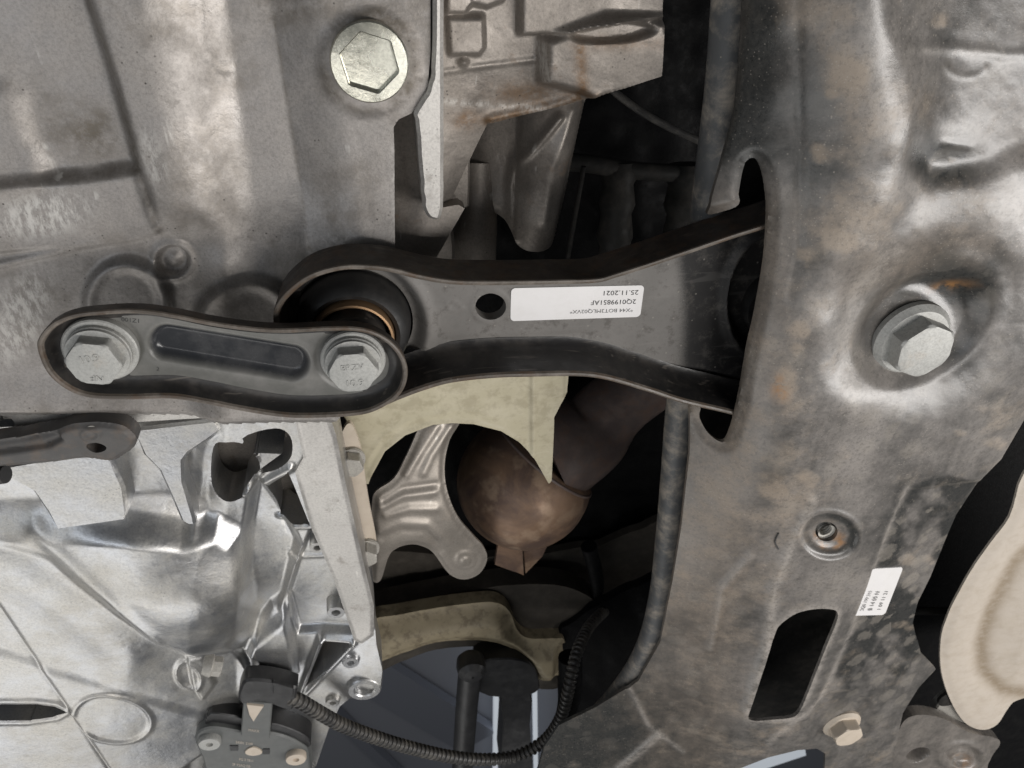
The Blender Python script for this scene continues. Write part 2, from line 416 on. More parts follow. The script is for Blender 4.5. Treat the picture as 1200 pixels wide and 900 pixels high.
MAT['white_glow'] = mat('glowing_white', (.8, .82, .85), .5); MAT['white_glow'].node_tree.nodes['Principled BSDF'].inputs['Emission Color'].default_value = (.85, .92, 1, 1); MAT['white_glow'].node_tree.nodes['Principled BSDF'].inputs['Emission Strength'].default_value = .4  # white material that glows by emission
MAT['blue_white'] = mat('pale_blue_enamel', (.55, .62, .85), .3)
MAT['loom'] = m_paint('corrugated_sleeve', (.05, .048, .046), (.22, .20, .17), .6, (.35, .5))

# subframe: black e-coat under grey dust and tan mud; 'dust' and 'mud' say where it lies
m = mat('dirty_subframe'); n = NT(m)
nz = n.noise(80, 8, .80, .1); nz2 = n.noise(48, 6, .70, .1); nf = n.noise(560, 4, .78)
streak = n.noise(60, 6, .6, .4, (1.0, .22, 1.0, .25))
dust = n.ramp(n.math('ADD', n.attr('dust'), n.math('MULTIPLY', n.math('SUBTRACT', n.math('ADD', nz, n.math('MULTIPLY', streak, .6)), .78), .85)), .12, .90)
base = n.mix(n.ramp(nf, .35, .7), (.026, .027, .026), (.050, .050, .047))
c = n.mix(dust, base, n.mix(n.attr('brown'), (.275, .252, .232), (.200, .160, .122)))
c = n.mix(n.math('MULTIPLY', n.attr('pale_lines'), n.ramp(nz, .3, .6)), c, (.42, .385, .35))  # paler lines along bends, creases and the window rim
mud = n.ramp(n.math('ADD', n.attr('mud'), n.math('MULTIPLY', n.math('SUBTRACT', nz2, .5), 2.2)), .40, 1.15)
c = n.mix(n.math('MULTIPLY', mud, .55), c, n.mix(n.ramp(nf, .3, .7), (.36, .285, .21), (.46, .37, .28)))
cell = n.t.nodes.new('ShaderNodeSeparateColor'); n.t.links.new(n.voro(72, out='Color'), cell.inputs[0])
sp = n.ramp(n.math('SUBTRACT', n.math('ADD', n.voro(72), n.math('MULTIPLY', n.math('SUBTRACT', nz, .5), 1.5)), n.math('MULTIPLY', cell.outputs[0], .46)), .10, -.04)
c = n.mix(n.math('MULTIPLY', sp, n.math('MULTIPLY', n.attr('spots'), .36)), c, (.36, .325, .28))
sp2 = n.math('MULTIPLY', n.ramp(n.voro(330), .15, .08), n.ramp(n.noise(45, 2), .48, .58))
c = n.mix(n.math('MULTIPLY', sp2, .5), c, (.40, .36, .31))
c = n.mix(n.ramp(nf, .44, .74, 0, .55), c, (.045, .042, .038))
c = n.mix(n.math('MULTIPLY', n.ramp(n.voro(640), .22, .10), n.ramp(nz2, .42, .58, 0, .45)), c, (.40, .36, .315))
rs = n.math('MULTIPLY', n.attr('rust'), n.ramp(n.noise(130, 5, .65), .38, .6))
c = n.mix(rs, c, (.34, .17, .06))
n.color(c)
n.rough(n.math('ADD', n.math('ADD', n.math('SUBTRACT', .23, n.math('MULTIPLY', n.attr('polish'), .04)), n.math('MULTIPLY', dust, .10)), n.math('ADD', n.math('MULTIPLY', mud, .22), n.math('MULTIPLY', nf, .12))))
n.b.inputs['Coat Weight'].default_value = .22; n.b.inputs['Coat Roughness'].default_value = .32; n.b.inputs['Specular IOR Level'].default_value = .65
n.bump(n.math('ADD', n.math('MULTIPLY', nf, .7), n.math('ADD', n.math('MULTIPLY', mud, 1.0), n.math('MULTIPLY', nz, .8))), .00022, .5)
MAT['subframe'] = m

# ================================================================== SETTING: dark engine bay above, workshop ceiling beyond
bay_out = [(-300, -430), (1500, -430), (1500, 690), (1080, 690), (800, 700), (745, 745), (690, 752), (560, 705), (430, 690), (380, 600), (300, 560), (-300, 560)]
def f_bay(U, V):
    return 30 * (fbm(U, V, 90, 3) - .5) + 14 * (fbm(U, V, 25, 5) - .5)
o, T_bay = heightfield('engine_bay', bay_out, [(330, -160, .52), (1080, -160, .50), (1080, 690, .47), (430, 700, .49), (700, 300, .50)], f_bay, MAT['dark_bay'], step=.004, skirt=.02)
tag(o, 'black shadowed engine bay behind the parts', kind='structure')
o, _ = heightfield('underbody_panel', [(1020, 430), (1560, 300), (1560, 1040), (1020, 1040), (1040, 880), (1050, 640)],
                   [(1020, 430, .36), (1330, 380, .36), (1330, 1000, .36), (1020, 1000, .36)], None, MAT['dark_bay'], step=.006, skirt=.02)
tag(o, 'black underbody panel behind the beige shield', kind='structure')
ceil = empty('workshop_ceiling', (0, 0, 2.2), 'blue grey workshop ceiling panels seen through the gap', None); ceil['kind'] = 'structure'
c0 = P(560, 840, 2.2)
def box(name, c, s, mt, parent=None, rz=0.0, bev=.0):
    me = bpy.data.meshes.new(name); b = bmesh.new(); bmesh.ops.create_cube(b, size=1.0)
    for v in b.verts: v.co = Vector((v.co.x * s[0], v.co.y * s[1], v.co.z * s[2]))
    if bev: bmesh.ops.bevel(b, geom=b.edges[:] + b.verts[:], offset=bev, segments=2, affect='EDGES', profile=.6)
    rm = Matrix.Rotation(rz, 4, 'Z')
    for v in b.verts: v.co = rm @ v.co + Vector(c)
    b.to_mesh(me); b.free(); return link(name, me, mt, parent, 35)
def zpt(px, py, z=2.2): return P(px, py, z)
for k, (a, b) in enumerate([((300, 700), (700, 975)), ((200, 780), (560, 1010))]):
    pass
pl = pydata('ceiling_panel', [(c0.x - 2.2, c0.y - 2.0, 2.2), (c0.x + 2.2, c0.y - 2.0, 2.2), (c0.x + 2.2, c0.y + 2.4, 2.2), (c0.x - 2.2, c0.y + 2.4, 2.2),
                              (c0.x - 2.2, c0.y - 2.0, 2.26), (c0.x + 2.2, c0.y - 2.0, 2.26), (c0.x + 2.2, c0.y + 2.4, 2.26), (c0.x - 2.2, c0.y + 2.4, 2.26)],
            [(3, 2, 1, 0), (4, 5, 6, 7), (0, 1, 5, 4), (1, 2, 6, 5), (2, 3, 7, 6), (3, 0, 4, 7)], MAT['wall'], ceil, 0)
def beamlike(name, a, b, w, z, mt, parent):
    A = P(*a, z); B = P(*b, z); d = (B - A).normalized(); s = Vector((-d.y, d.x, 0)) * w / 2
    vs = [A + s, A - s, B - s, B + s]; vs += [v + Vector((0, 0, .05)) for v in vs]
    return pydata(name, vs, [(0, 1, 2, 3), (7, 6, 5, 4), (0, 4, 5, 1), (1, 5, 6, 2), (2, 6, 7, 3), (3, 7, 4, 0)], mt, parent, 0)
beamlike('glow_strip', (850, 912), (944, 881), .09, 2.1, MAT['white_glow'], ceil)  # emissive strip at ceiling height, visible through the subframe notch
beamlike('panel_joint', (350, 800), (470, 915), .05, 2.14, MAT['wall_dark'], ceil)
beamlike('ceiling_beam', (395, 770), (560, 870), .22, 2.13, MAT['wall_dark'], ceil)
beamlike('glow_strip', (583, 735), (581, 915), .020, 2.1, MAT['white_glow'], ceil)  # this and the next: thin emissive strips forming two white lines
beamlike('glow_strip', (627, 770), (629, 915), .016, 2.1, MAT['white_glow'], ceil)

# ================================================================== GEARBOX (grey casting, upper left) and its bell housing
gb = empty('gearbox', tuple(P(300, 150, .30)), 'large grey cast aluminium gearbox casing filling the upper left', 'gearbox')
case_out = [(-220, -200), (504, -200), (504, 60), (501, 98), (494, 115), (482, 131), (467, 138), (461, 147), (462, 175), (462, 270), (462, 330), (470, 400), (400, 470), (390, 483), (195, 485), (-220, 495)]
T_case = TPS([(-220, -80, .304), (520, -80, .304), (520, 280, .301), (-220, 300, .297), (-220, 520, .290), (470, 480, .298), (250, 200, .302)])
def f_case(U, V):
    a = U - .30 * V - 104; b = U - (206 + .137 * V); e = U - (315 + .16 * V)
    low = 1 - S(235, 290, V)
    h = 4.6 * S(-10, 15, a) * (1 - S(-6, 62, b)) * low
    h += 1.4 * np.sin(np.pi * np.clip((a + 8) / 110, 0, 1)) * low
    h += -5.5 * S(-40, 60, b) * (1 - S(0, 70, e)) * (1 - S(300, 420, V) * .7)
    h += 2.2 * np.where(e > 0, 1 - np.exp(-np.clip(e, 0, 400) / 16), 0)
    h += poly([(-260, -240), (80, -240), (104, 0), (140, 102), (160, 194), (100, 204), (-260, 232)], -3.2, 15, U, V)
    h += poly([(-260, 104), (6, 104), (21, 116), (31, 160), (51, 196), (42, 216), (22, 223), (-260, 223)], 2.2, 30, U, V)
    h += poly([(-260, 236), (100, 209), (164, 201), (186, 266), (90, 287), (-260, 318)], 1.8, 8, U, V)
    h += line([(-220, 321), (0, 310), (92, 288), (150, 279), (183, 270), (188, 262)], 1.6, 4, U, V)
    r = ell(203, 305, 24, 22, U, V); h += 1.8 * (1 - S(.85, 1.25, r)) - 4.2 * (1 - S(.70, .82, r)) + 1.6 * (1 - S(.10, .55, r))
    r = ell(150, 352, 56, 56, U, V); h += 3.6 * (1 - S(.78, 1.0, r)) - 1.5 * (1 - S(.55, .80, r))
    r = ell(292, 376, 66, 62, U, V); h += 3.4 * (1 - S(.84, 1.0, r)) - 1.2 * (1 - S(.6, .86, r))
    r = ell(433, 72, 58, 60, U, V); h += 1.0 * (1 - S(.9, 1.15, r))
    h += 5.0 * S(425, 480, V) - 8.0 * S(474, 492, V) + 8.0 * S(205, 315, V) * S(215, 270, U)
    h += .5 * line([(222, -200), (236, 60), (262, 85)], 1, 6, U, V)
    h += 1.1 * (fbm(U, V, 120, 2) - .5) + .35 * (fbm(U, V, 26, 8) - .5)
    return h
def a_worn(U, V):
    w = .9 * np.exp(-(ell(48, 250, 58, 26, U, V, -.15)) ** 4) + .7 * np.exp(-(ell(22, 372, 30, 62, U, V, .5)) ** 4) + .6 * np.exp(-(ell(183, 182, 14, 36, U, V, -.3)) ** 4)
    return np.clip(w + .5 * np.exp(-(_seg([(461, 150), (462, 260)], U, V, False) / 3) ** 2), 0, 1)
def a_grime_edges(U, V):
    g = .8 * np.exp(-(ell(82, 158, 50, 34, U, V)) ** 2) + .8 * np.exp(-(ell(350, 8, 70, 26, U, V)) ** 2) + .6 * np.exp(-((ell(433, 72, 54, 56, U, V) - 1) / .12) ** 2)
    g += .7 * np.exp(-(_seg([(104, 0), (140, 102), (164, 198), (188, 268)], U, V, False) / 7) ** 2) + .5 * np.exp(-(_seg([(-100, 225), (100, 206), (160, 198)], U, V, False) / 8) ** 2) + .6 * np.exp(-(_seg([(315, 0), (340, 150), (362, 290)], U, V, False) / 2.5) ** 2)  # stain tone also drawn along the step edges and the crease
    return np.clip(g + .55 * S(.50, .75, fbm(U, V, 70, 91)), 0, 1)
heightfield('casing', case_out, T_case, f_case, MAT['case'], gb, step=.0007, skirt=.016, soft=2, attrs={'worn': a_worn, 'grime': a_grime_edges})
# web behind the crack between casing and rib
heightfield('web', [(452, 128), (503, 120), (503, 246), (548, 238), (500, 322), (452, 330)],
            [(452, 120, .330), (503, 120, .330), (452, 215, .322), (500, 240, .316), (548, 238, .320), (452, 320, .305), (500, 320, .308)], None, MAT['bell'], gb, step=.0015)
rib_pts = smoothc([(507, -200), (507, 0), (507, 62), (505, 92), (499, 110), (486, 132), (488, 148), (493, 213), (497, 247), (507, 258), (518, 252), (520, 200), (520, 60), (520, -200)], 4)
prism('rib', [(u + 1.6 * (vnoise(np.array(u), np.array(v), 9, 3) - .5), v) for u, v in rib_pts if v > -215], .2975, .345, MAT['machined'], gb, .0014)
bell_out = [(514, -200), (776, -200), (769, 22), (766, 82), (692, 106), (683, 116), (640, 128), (572, 146), (546, 200), (522, 252), (514, 200)]
T_bell = TPS([(510, -80, .318), (780, -80, .322), (780, 100, .322), (690, 110, .323), (572, 146, .324), (514, 100, .316), (514, 250, .318), (550, 240, .332)])
def f_bell(U, V):
    h = poly([(523, 18), (566, 18), (567, 54), (561, 63), (526, 63)], 4.2, 5, U, V)
    h += poly([(522, -240), (552, -240), (552, 4), (545, 15), (522, 15)], 3.6, 5, U, V)
    h += poly([(552, -240), (590, -240), (590, 0), (570, 8), (552, 4)], 2.4, 5, U, V)
    h += poly([(606, -240), (800, -240), (800, 14), (722, 20), (664, 33), (640, 36), (607, 39)], 7.5, 5, U, V)
    h += poly([(634, 42), (664, 30), (705, 15), (775, 18), (775, 90), (690, 110), (676, 104), (633, 92)], 11, 14, U, V)
    h += -5.0 * (1 - S(.8, 1.05, ell(710, 32, 50, 11, U, V, -.08)))
    h += line([(515, 85), (560, 78), (640, 68)], .8, 3, U, V)
    h += -2.2 * S(70, 140, V) * (1 - S(600, 680, U)) + line([(576, 140), (640, 127), (690, 108)], 2.2, 6, U, V)
    h += 3.6 * (1 - S(.0, 1.0, ell(543, 72, 9, 9, U, V)))
    h += 1.2 * (fbm(U, V, 40, 4) - .5)
    return h
def g_bell(U, V):
    g = np.exp(-(ell(546, 142, 16, 12, U, V)) ** 2) + np.exp(-(_seg([(572, 142), (640, 126), (690, 108)], U, V, False) / 7) ** 2) + .8 * np.exp(-(ell(615, 110, 45, 14, U, V)) ** 2) + .9 * np.exp(-(_seg([(672, 50), (676, 100)], U, V, False) / 7) ** 2) + .6 * np.exp(-(ell(720, 45, 50, 8, U, V)) ** 2)
    return np.clip(g, 0, 1)
heightfield('bell_housing', bell_out, T_bell, f_bell, MAT['bell'], gb, step=.0005, skirt=.02, soft=2, attrs={'grime': g_bell, 'worn': lambda U, V: .7 * np.exp(-(_seg([(632, 50), (636, 90)], U, V, False) / 4) ** 2) + .5 * np.exp(-(_seg([(520, 120), (640, 128)], U, V, False) / 4) ** 2)})
# tapered boss and its webs
def f_tap(U, V):
    t = np.clip((V - 120) / 160, 0, 1); cx = 645 - 21 * t; r = 37 - 13 * t
    d = np.abs(U - cx); h = np.sqrt(np.clip(r * r - d * d, 0, None)) * .36
    h += line([(648, 128), (604, 186), (598, 215), (600, 275)], 3.0, 5, U, V) + line([(664, 122), (640, 190), (634, 250)], 1.0, 6, U, V)
    h += 5 * S(0, 12, -(V - (236 + (U - 552) * .42))) * S(600, 560, U) * .5
    return h + .8 * (fbm(U, V, 30, 44) - .5)
heightfield('tapered_boss', smoothc([(560, 120), (640, 100), (692, 92), (684, 122), (674, 168), (662, 225), (651, 268), (645, 281), (634, 286), (615, 286), (604, 281), (599, 270), (590, 256), (570, 244), (551, 236), (548, 215)], 4),
            [(560, 130, .374), (690, 100, .352), (550, 236, .368), (600, 280, .352), (648, 281, .350), (640, 160, .352)], f_tap, MAT['bell'], gb, step=.0005, skirt=.014, soft=1)
tube('boss', [P(558, 190, .372), P(557, 255, .365), P(553, 303, .360)], [.010, .0110, .0125], MAT['bell'], gb, 24)
prism('lug', [(521, 180), (551, 182), (550, 242), (538, 249), (521, 250)], .334, .36, MAT['bell'], gb, .001)
prism('lug', smoothc([(500, 262), (524, 250), (531, 268), (530, 312), (492, 316)], 4), .338, .36, MAT['bell'], gb, .0015)

# ================================================================== SUMP (bright casting, lower left)
sp = empty('oil_sump', tuple(P(180, 700, .31)), 'bright silver cast aluminium sump with ribs and pockets filling the lower left', 'oil sump')
sump_out = [(-220, 506), (0, 502), (110, 496), (200, 489), (340, 480), (384, 484), (394, 505), (406, 570), (425, 655), (437, 705), (441, 755), (448, 785), (446, 803), (438, 814), (424, 818), (410, 818), (398, 828), (385, 855), (368, 905), (350, 1000), (-220, 1000)]
T_sump = TPS([(-220, 500, .306), (0, 640, .311), (-220, 1000, .322), (200, 490, .303), (390, 490, .302), (150, 640, .309), (260, 690, .312), (130, 850, .318), (290, 620, .320), (320, 720, .330), (330, 800, .336),
              (430, 690, .316), (440, 790, .322), (365, 905, .345), (250, 870, .334), (200, 980, .330), (405, 600, .308), (360, 840, .338)])
PK = [[(249, 528), (264, 519), (284, 520), (300, 532), (304, 549), (286, 571), (285, 582), (266, 588), (247, 574)],
      [(284, 514), (322, 502), (340, 511), (342, 533), (330, 546), (308, 553), (305, 534)],
      [(337, 551), (362, 612), (328, 612), (322, 592), (309, 573)],
      [(379, 750), (411, 752), (384, 780), (357, 804)],
      [(-260, 830), (40, 830), (62, 833), (77, 839), (60, 845), (30, 849), (-260, 851)]]
PK = [smoothc(p, 4) if i < 2 else smoothc([tuple(np.array(q) * .93 + np.array(r) * .07) for k in range(len(p)) for q, r in ((p[k], p[k - 1]), (p[k], p[(k + 1) % len(p)]))], 2) for i, p in enumerate(PK)]
PK = [[(min(max(u, -216), 999), v) for u, v in p] for p in PK]
def f_sump(U, V):
    h = 0 * U
    yb = 501 - .062 * U
    h += -9.0 * S(0, 10, V - yb) * (1 - S(596, 640, V + .05 * U)) * (1 - S(222, 268, U))
    h += poly([(216, 520), (252, 512), (243, 545), (236, 600), (229, 618), (216, 590)], 3.0, 16, U, V)
    h += line([(285, 577), (340, 547)], 3.0, 4, U, V)
    h += line([(300, 530), (306, 553), (288, 574)], 2.0, 3, U, V)
    h += line([(326, 615), (366, 615)], 2.6, 3, U, V)
    h += line([(340, 660), (386, 658)], 1.8, 3, U, V)
    h += poly([(366, 618), (392, 680), (414, 742), (378, 740), (350, 742), (338, 700), (350, 660)], -6.0, 6, U, V)
    h += line([(377, 746), (414, 749)], 3, 3, U, V); h += line([(376, 746), (350, 815)], 3.5, 3, U, V); h += line([(414, 752), (356, 812)], 4, 3, U, V)
    # the big swelling
    h += poly([(40, 630), (150, 618), (215, 622), (255, 612), (278, 625), (289, 690), (286, 733), (272, 754), (228, 762), (186, 745), (120, 698), (40, 650)], 9.0, 26, U, V) * S(30, 190, U)
    h += poly([(160, 690), (236, 640), (262, 680), (258, 725), (225, 740), (190, 722)], 3.5, 60, U, V)
    h += poly([(300, 560), (330, 600), (350, 640), (330, 720), (300, 745), (288, 700), (290, 620)], -8, 16, U, V)
    h += poly([(302, 738), (318, 715), (332, 706), (342, 745), (346, 785), (300, 800), (288, 772)], 6, 10, U, V)
    # diagonal swage lines
    h += poly([(-260, 560), (60, 655), (140, 720), (186, 748), (230, 765), (282, 762), (282, 850), (-260, 700)], -1.3, 12, U, V)
    h += line([(40, 622), (130, 690), (185, 738)], 1.6, 9, U, V) + line([(-40, 640), (60, 700), (150, 770)], 2.2, 26, U, V) + line([(150, 800), (230, 820)], 1.6, 30, U, V)
    d = (U - 75) * .82 - (V - 828) * .57
    h += -3.2 * (1 - S(-3, 3, d)) + line([(-20, 690), (0, 718), (40, 776), (76, 828), (128, 905)], -1.0, 3.5, U, V)
    h += line([(-260, 854), (30, 852), (66, 847), (82, 838)], 1.2, 3, U, V) + line([(-260, 827), (40, 827), (64, 830), (82, 838)], 1.0, 3, U, V)
    r = ell(132, 842, 46, 28, U, V, .12); h += 1.2 * np.exp(-((r - 1) / .07) ** 2)
    r = ell(222, 790, 16, 14, U, V, .8); h += 1.5 * np.exp(-((r - 1) / .16) ** 2)
    h += poly([(220, 770), (238, 768), (252, 800), (238, 818), (226, 800)], 3.2, 5, U, V)
    h += poly([(278, 765), (300, 770), (284, 830), (250, 880), (215, 905), (205, 1005), (360, 1005), (365, 900), (330, 830)], -9, 12, U, V)
    h += .7 * (fbm(U, V, 90, 6) - .5) + .22 * (fbm(U, V, 18, 9) - .5)
    return h
heightfield('pan', sump_out, T_sump, f_sump, MAT['sump'], sp, step=.0006, skirt=.024, soft=1, holes=PK,
    attrs={'grime': lambda U, V: np.clip(.8 * np.exp(-(_seg([(-40, 600), (60, 655), (140, 720), (186, 748), (230, 765), (282, 762)], U, V, False) / 6) ** 2) + .8 * np.exp(-(_seg([(-20, 690), (0, 718), (40, 776), (76, 828), (128, 905)], U, V, False) / 3) ** 2)
           + .5 * np.exp(-((ell(132, 842, 46, 28, U, V, .12) - 1.06) / .05) ** 2) + .7 * S(.48, .72, fbm(U, V, 60, 95)) + .6 * np.exp(-(ell(30, 822, 50, 8, U, V)) ** 2), 0, 1) * .45,
           'worn': lambda U, V: .35 * np.exp(-(ell(210, 690, 60, 45, U, V)) ** 2)})
for q, zq in (([(235, 495), (350, 485), (350, 600), (240, 610)], .346), ([(295, 545), (372, 545), (372, 625), (300, 625)], .345), ([(345, 740), (420, 740), (420, 815), (345, 815)], .352), ([(-220, 815), (90, 815), (90, 865), (-220, 865)], .336)):
    prism('pocket_floor', q, zq, zq + .004, MAT['bell'], sp, .0005)  # darker material puts the deep shade of the pockets into the colour
def spad(pts, dz, n=0, th=.018, bev=.0012, nm='pad', mt='sump'):
    z = float(T_sump.on(np.array([np.mean([p[0] for p in pts])]), np.array([np.mean([p[1] for p in pts])]))[0, 2]) - dz
    return prism(nm, pts, z, z + th, MAT[mt], sp, bev, n)
spad([(-220, 545), (10, 545), (38, 540), (122, 530), (133, 542), (146, 572), (150, 600), (146, 611), (68, 622), (54, 600), (38, 577), (10, 560), (-220, 563)], .004, 0, .020, .0016)
spad([(156, 503), (250, 492), (260, 504), (246, 515), (222, 531), (215, 540), (216, 565), (228, 606), (229, 615), (220, 616), (212, 611), (198, 578), (186, 552), (168, 534)], .004, 0, .020, .0014)
spad([(302, 530), (331, 532), (305, 551)], .000, 0, .03, .0008, 'gusset')
heightfield('flange_strip', [(345, 484), (386, 482), (394, 505), (407, 570), (426, 655), (438, 705), (438, 740), (424, 750), (415, 746), (392, 676), (365, 614), (346, 549), (356, 532)], T_sump, lambda U, V: 3.6 + .3 * (fbm(U, V, 30, 77) - .5) - .8 * S(4, 0, -sd([(345, 484), (386, 482), (394, 505), (407, 570), (426, 655), (438, 705), (438, 740), (424, 750), (415, 746), (392, 676), (365, 614), (346, 549), (356, 532)], U, V)), MAT['machined'], sp, step=.0007, skirt=.014)
for (cx, cy, r0, ri) in ((372, 637, .0042, .0018), (394, 713, .0056, .0024), (411, 772, .0056, .0022), (390, 819, .0050, .0020), (427, 804, .0115, .0064)):
    c = T_sump.at(cx, cy); zz = c.z - .0035
    lathe('screw_boss', c, [(r0 * 1.12, zz + .012), (r0, zz + .001), (r0 * .92, zz), (ri * 1.15, zz), (ri, zz + .0008), (ri, zz + .010), (ri * .3, zz + .010)], MAT['sump'], sp, 32)
def tx_sump(x, y):
    u = 6 + x; v = 870 - .10 * x - y; return Vector(T_sump.at(u, v)) - Vector((0, 0, .0001)) + Vector((0, 0, .0036))
text_mesh('cast_number', 'TZSEM', tx_sump, MAT['ink_grey'], sp, 8.5, spacing=1.3)
# bright machined gasket face between casing and sump
heightfield('gasket_face', [(-220, 478), (60, 474), (200, 462), (395, 470), (392, 488), (340, 484), (200, 492), (108, 498), (0, 504), (-220, 506)],
            [(-220, 478, .2955), (395, 470, .3015), (200, 492, .2985), (-220, 506, .2985), (200, 462, .297)],
            lambda U, V: .6 * poly([(80, 480), (146, 476), (148, 490), (84, 494)], 1, 2, U, V) - 8 * (1 - S(.85, 1.0, ell(2, 499, 13, 10, U, V))), MAT['machined'], sp, step=.0009, skirt=.006)

# ================================================================== fasteners
def hexring(c, Rr, z, a0, n=48, rmax=None):
    out = []
    for k in range(n):
        a = 2 * math.pi * k / n; t = (a - a0) % (math.pi / 3) - math.pi / 6
        r = Rr * math.cos(math.pi / 6) / math.cos(t)
        if rmax: r = min(r, rmax)
        out.append(Vector((c[0] + r * math.cos(a), c[1] + r * math.sin(a), z)))
    return out
def flange_bolt(name, px, py, z, label, rw, rf, rh, hh, mt, a0, group=None, marks=(), washer=True, cat='bolt', n=72, seat=.004):
    """axis vertical; z is the seat; head points down to the camera"""
    c = P(px, py, z); e = empty(name, tuple(c), label, cat, group)
    zz = z
    if washer:
        t = rw * .17
        lathe('washer', c, [(rw * .5, zz + .001), (rw * .985, zz + .001), (rw, zz), (rw, zz - t * .8), (rw * .96, zz - t), (rf * .95, zz - t * 1.05), (rf * .9, zz - t * .5)], mt, e, n)
        zz -= t
    t = rf * .16
    lathe('flange', c, [(rh * .8, zz + .0004), (rf * .97, zz + .0003), (rf, zz - .0002), (rf, zz - t), (rf * .97, zz - t * 1.2), (rh * 1.10, zz - t * 1.9), (rh * .96, zz - t * 2.0), (rh * .6, zz - t * 2.0)], mt, e, n)
    z1 = zz - t * 1.7; z2 = z - hh; ch = rh * .16
    loops = [hexring(c, rh, z1, a0, n), hexring(c, rh, z2 + ch * .9, a0, n), hexring(c, rh * .995, z2 + ch * .45, a0, n, rh * .955), hexring(c, rh * .985, z2 + ch * .1, a0, n, rh * .895), hexring(c, rh * .9, z2, a0, n, rh * .865)]
    hd = loft('hex_head', loops, mt, e, True, False, True, 28)
    for s, ox, oy, size, rot in marks:
        def mp(x, y, ox=ox, oy=oy, rot=rot):
            X = x * math.cos(rot) - y * math.sin(rot) + ox; Y = -(x * math.sin(rot) + y * math.cos(rot)) + oy
            return Vector((c.x + X, c.y + Y, z2))
        text_mesh('head_mark', s, mp, mt, hd, size, 'CENTER', depth=.00028)
    return e
flange_bolt('flange_bolt', 119, 408, .2594, 'silver hex flange bolt at the left end of the black bracket', .0130, .0112, .0098, .0112, MAT['zinc'], .22, 'bracket bolts',
            [('10.9', -.0004, -.0012, .0042, .1), ('NF', 0.0, .0046, .0036, 2.9)])
flange_bolt('flange_bolt', 414, 419, .2594, 'silver hex flange bolt stamped 10.9 at the right end of the black bracket', .0125, .0112, .0098, .0112, MAT['zinc'], 0.02, 'bracket bolts',
            [('10.9', 0, .0058, .0042, 0.0), ('BRZV', 0, -.0016, .0036, .0)])
# drain plug with a hex socket
c = P(433, 72, .2968); zc = .2968
dp = empty('drain_plug', tuple(c), 'round yellow zinc drain plug with a hex socket in the grey gearbox', 'drain plug')
prof = [(.0128, zc + .003), (.0138, zc + .002), (.0140, zc - .0002), (.0139, zc - .0022), (.0134, zc - .0028)]
loops = [ring(c, r, z, 72) for r, z in prof] + [hexring(c, .0110, zc - .0030, .32, 72), hexring(c, .0106, zc - .0027, .32, 72), hexring(c, .0103, zc - .0004, .32, 72)]
body = loft('plug_body', loops, MAT['yellow_zinc'], dp, True, False, False, 30)
loft('socket_floor', [hexring(c, .0107, zc - .0003, .32, 72), hexring(c, .005, zc - .0004, .32, 72)], MAT['yellow_zinc'], dp, True, False, True, 30)
for s, dx, dy in (('E', -.0035, .0012), ('BUZ', .003, .003)):
    text_mesh('head_mark', s, lambda x, y, dx=dx, dy=dy: Vector((c.x + dx + x, c.y + dy - y, zc - .0004)), MAT['yellow_zinc'], dp, .0026, 'CENTER', depth=.0002)

# ================================================================== BRACKET (black pressed plate, two bolts)
br = empty('mounting_bracket', tuple(P(260, 420, .262)), 'black pressed steel bracket with rim and central trough, bolted across the left', 'bracket')
zr, zf = .2528, .2600
br_rim = smoothc([(43, 408), (48, 392), (62, 378), (85, 368.5), (117, 364.5), (160, 363), (200, 368), (245, 377), (290, 383.5), (330, 386), (375, 384), (410, 383.5), (436, 388), (458, 400),
                  (473, 418), (478, 438), (472, 459), (456, 474), (428, 486), (385, 490), (335, 490), (284, 482.5), (240, 474), (200, 468), (150, 469), (105, 467), (76, 456), (54, 436)], 8)
wr = np.array([list(P(u, v, zr))[:2] for u, v in br_rim])
def L3(off, z): return [Vector((x, y, z)) for x, y in offset_loop(wr, off)]
loft('rim', [L3(.0022, zf + .0006), L3(.0010, zf - .0006), L3(.0004, zf - .002), L3(0, zr + .0007)], MAT['rim_rust'], br)
loft('rim_edge', [L3(0, zr + .0007), L3(.0003, zr + .0001), L3(.0009, zr - .0001), L3(.0016, zr + .0002), L3(.0021, zr + .0012)], MAT['worn_edge'], br)
loft('flange_wall', [L3(.0021, zr + .0012), L3(.0027, zf - .0032), L3(.0033, zf - .0016), L3(.0043, zf - .0005), L3(.0056, zf - .0001), L3(.0070, zf + .0001)], MAT['black_paint'], br)
inner = offset_loop(wr, .0062); U_, V_ = proj(inner[:, 0], inner[:, 1], np.full(len(inner), zf))
cap = [(195, 401), (342, 425)]
def f_br(U, V):
    d = _seg(cap, U, V, False)
    h = -3.6 * S(23, 12, d) + .35 * np.exp(-((d - 24) / 4) ** 2)
    r = ell(414, 419, 45, 38, U, V); h += -.7 * (1 - S(.96, 1.04, r))
    r = ell(119, 408, 46, 39, U, V); h += -.5 * (1 - S(.98, 1.06, r))
    return h
fl = [(u, v) for u, v in zip(U_, V_)]
plate, T_br = heightfield('plate', fl, [(0, 300, zf), (600, 300, zf), (0, 600, zf), (600, 600, zf)], f_br, MAT['bracket_floor'], br, step=.0005, skirt=.002, soft=1, attrs={'trough_mask': lambda U, V: S(23, 16, _seg(cap, U, V, False))})
for s, u, v, sz, ang in (('001Z1', 142, 376.5, 8.5, .10), ('2', 183, 434, 8, .3)):
    text_mesh('stamped_number', s, lambda x, y, u=u, v=v, ang=ang: P(u + x, v + x * ang - y * .8, zf - .00012), MAT['stamp'], plate, sz)

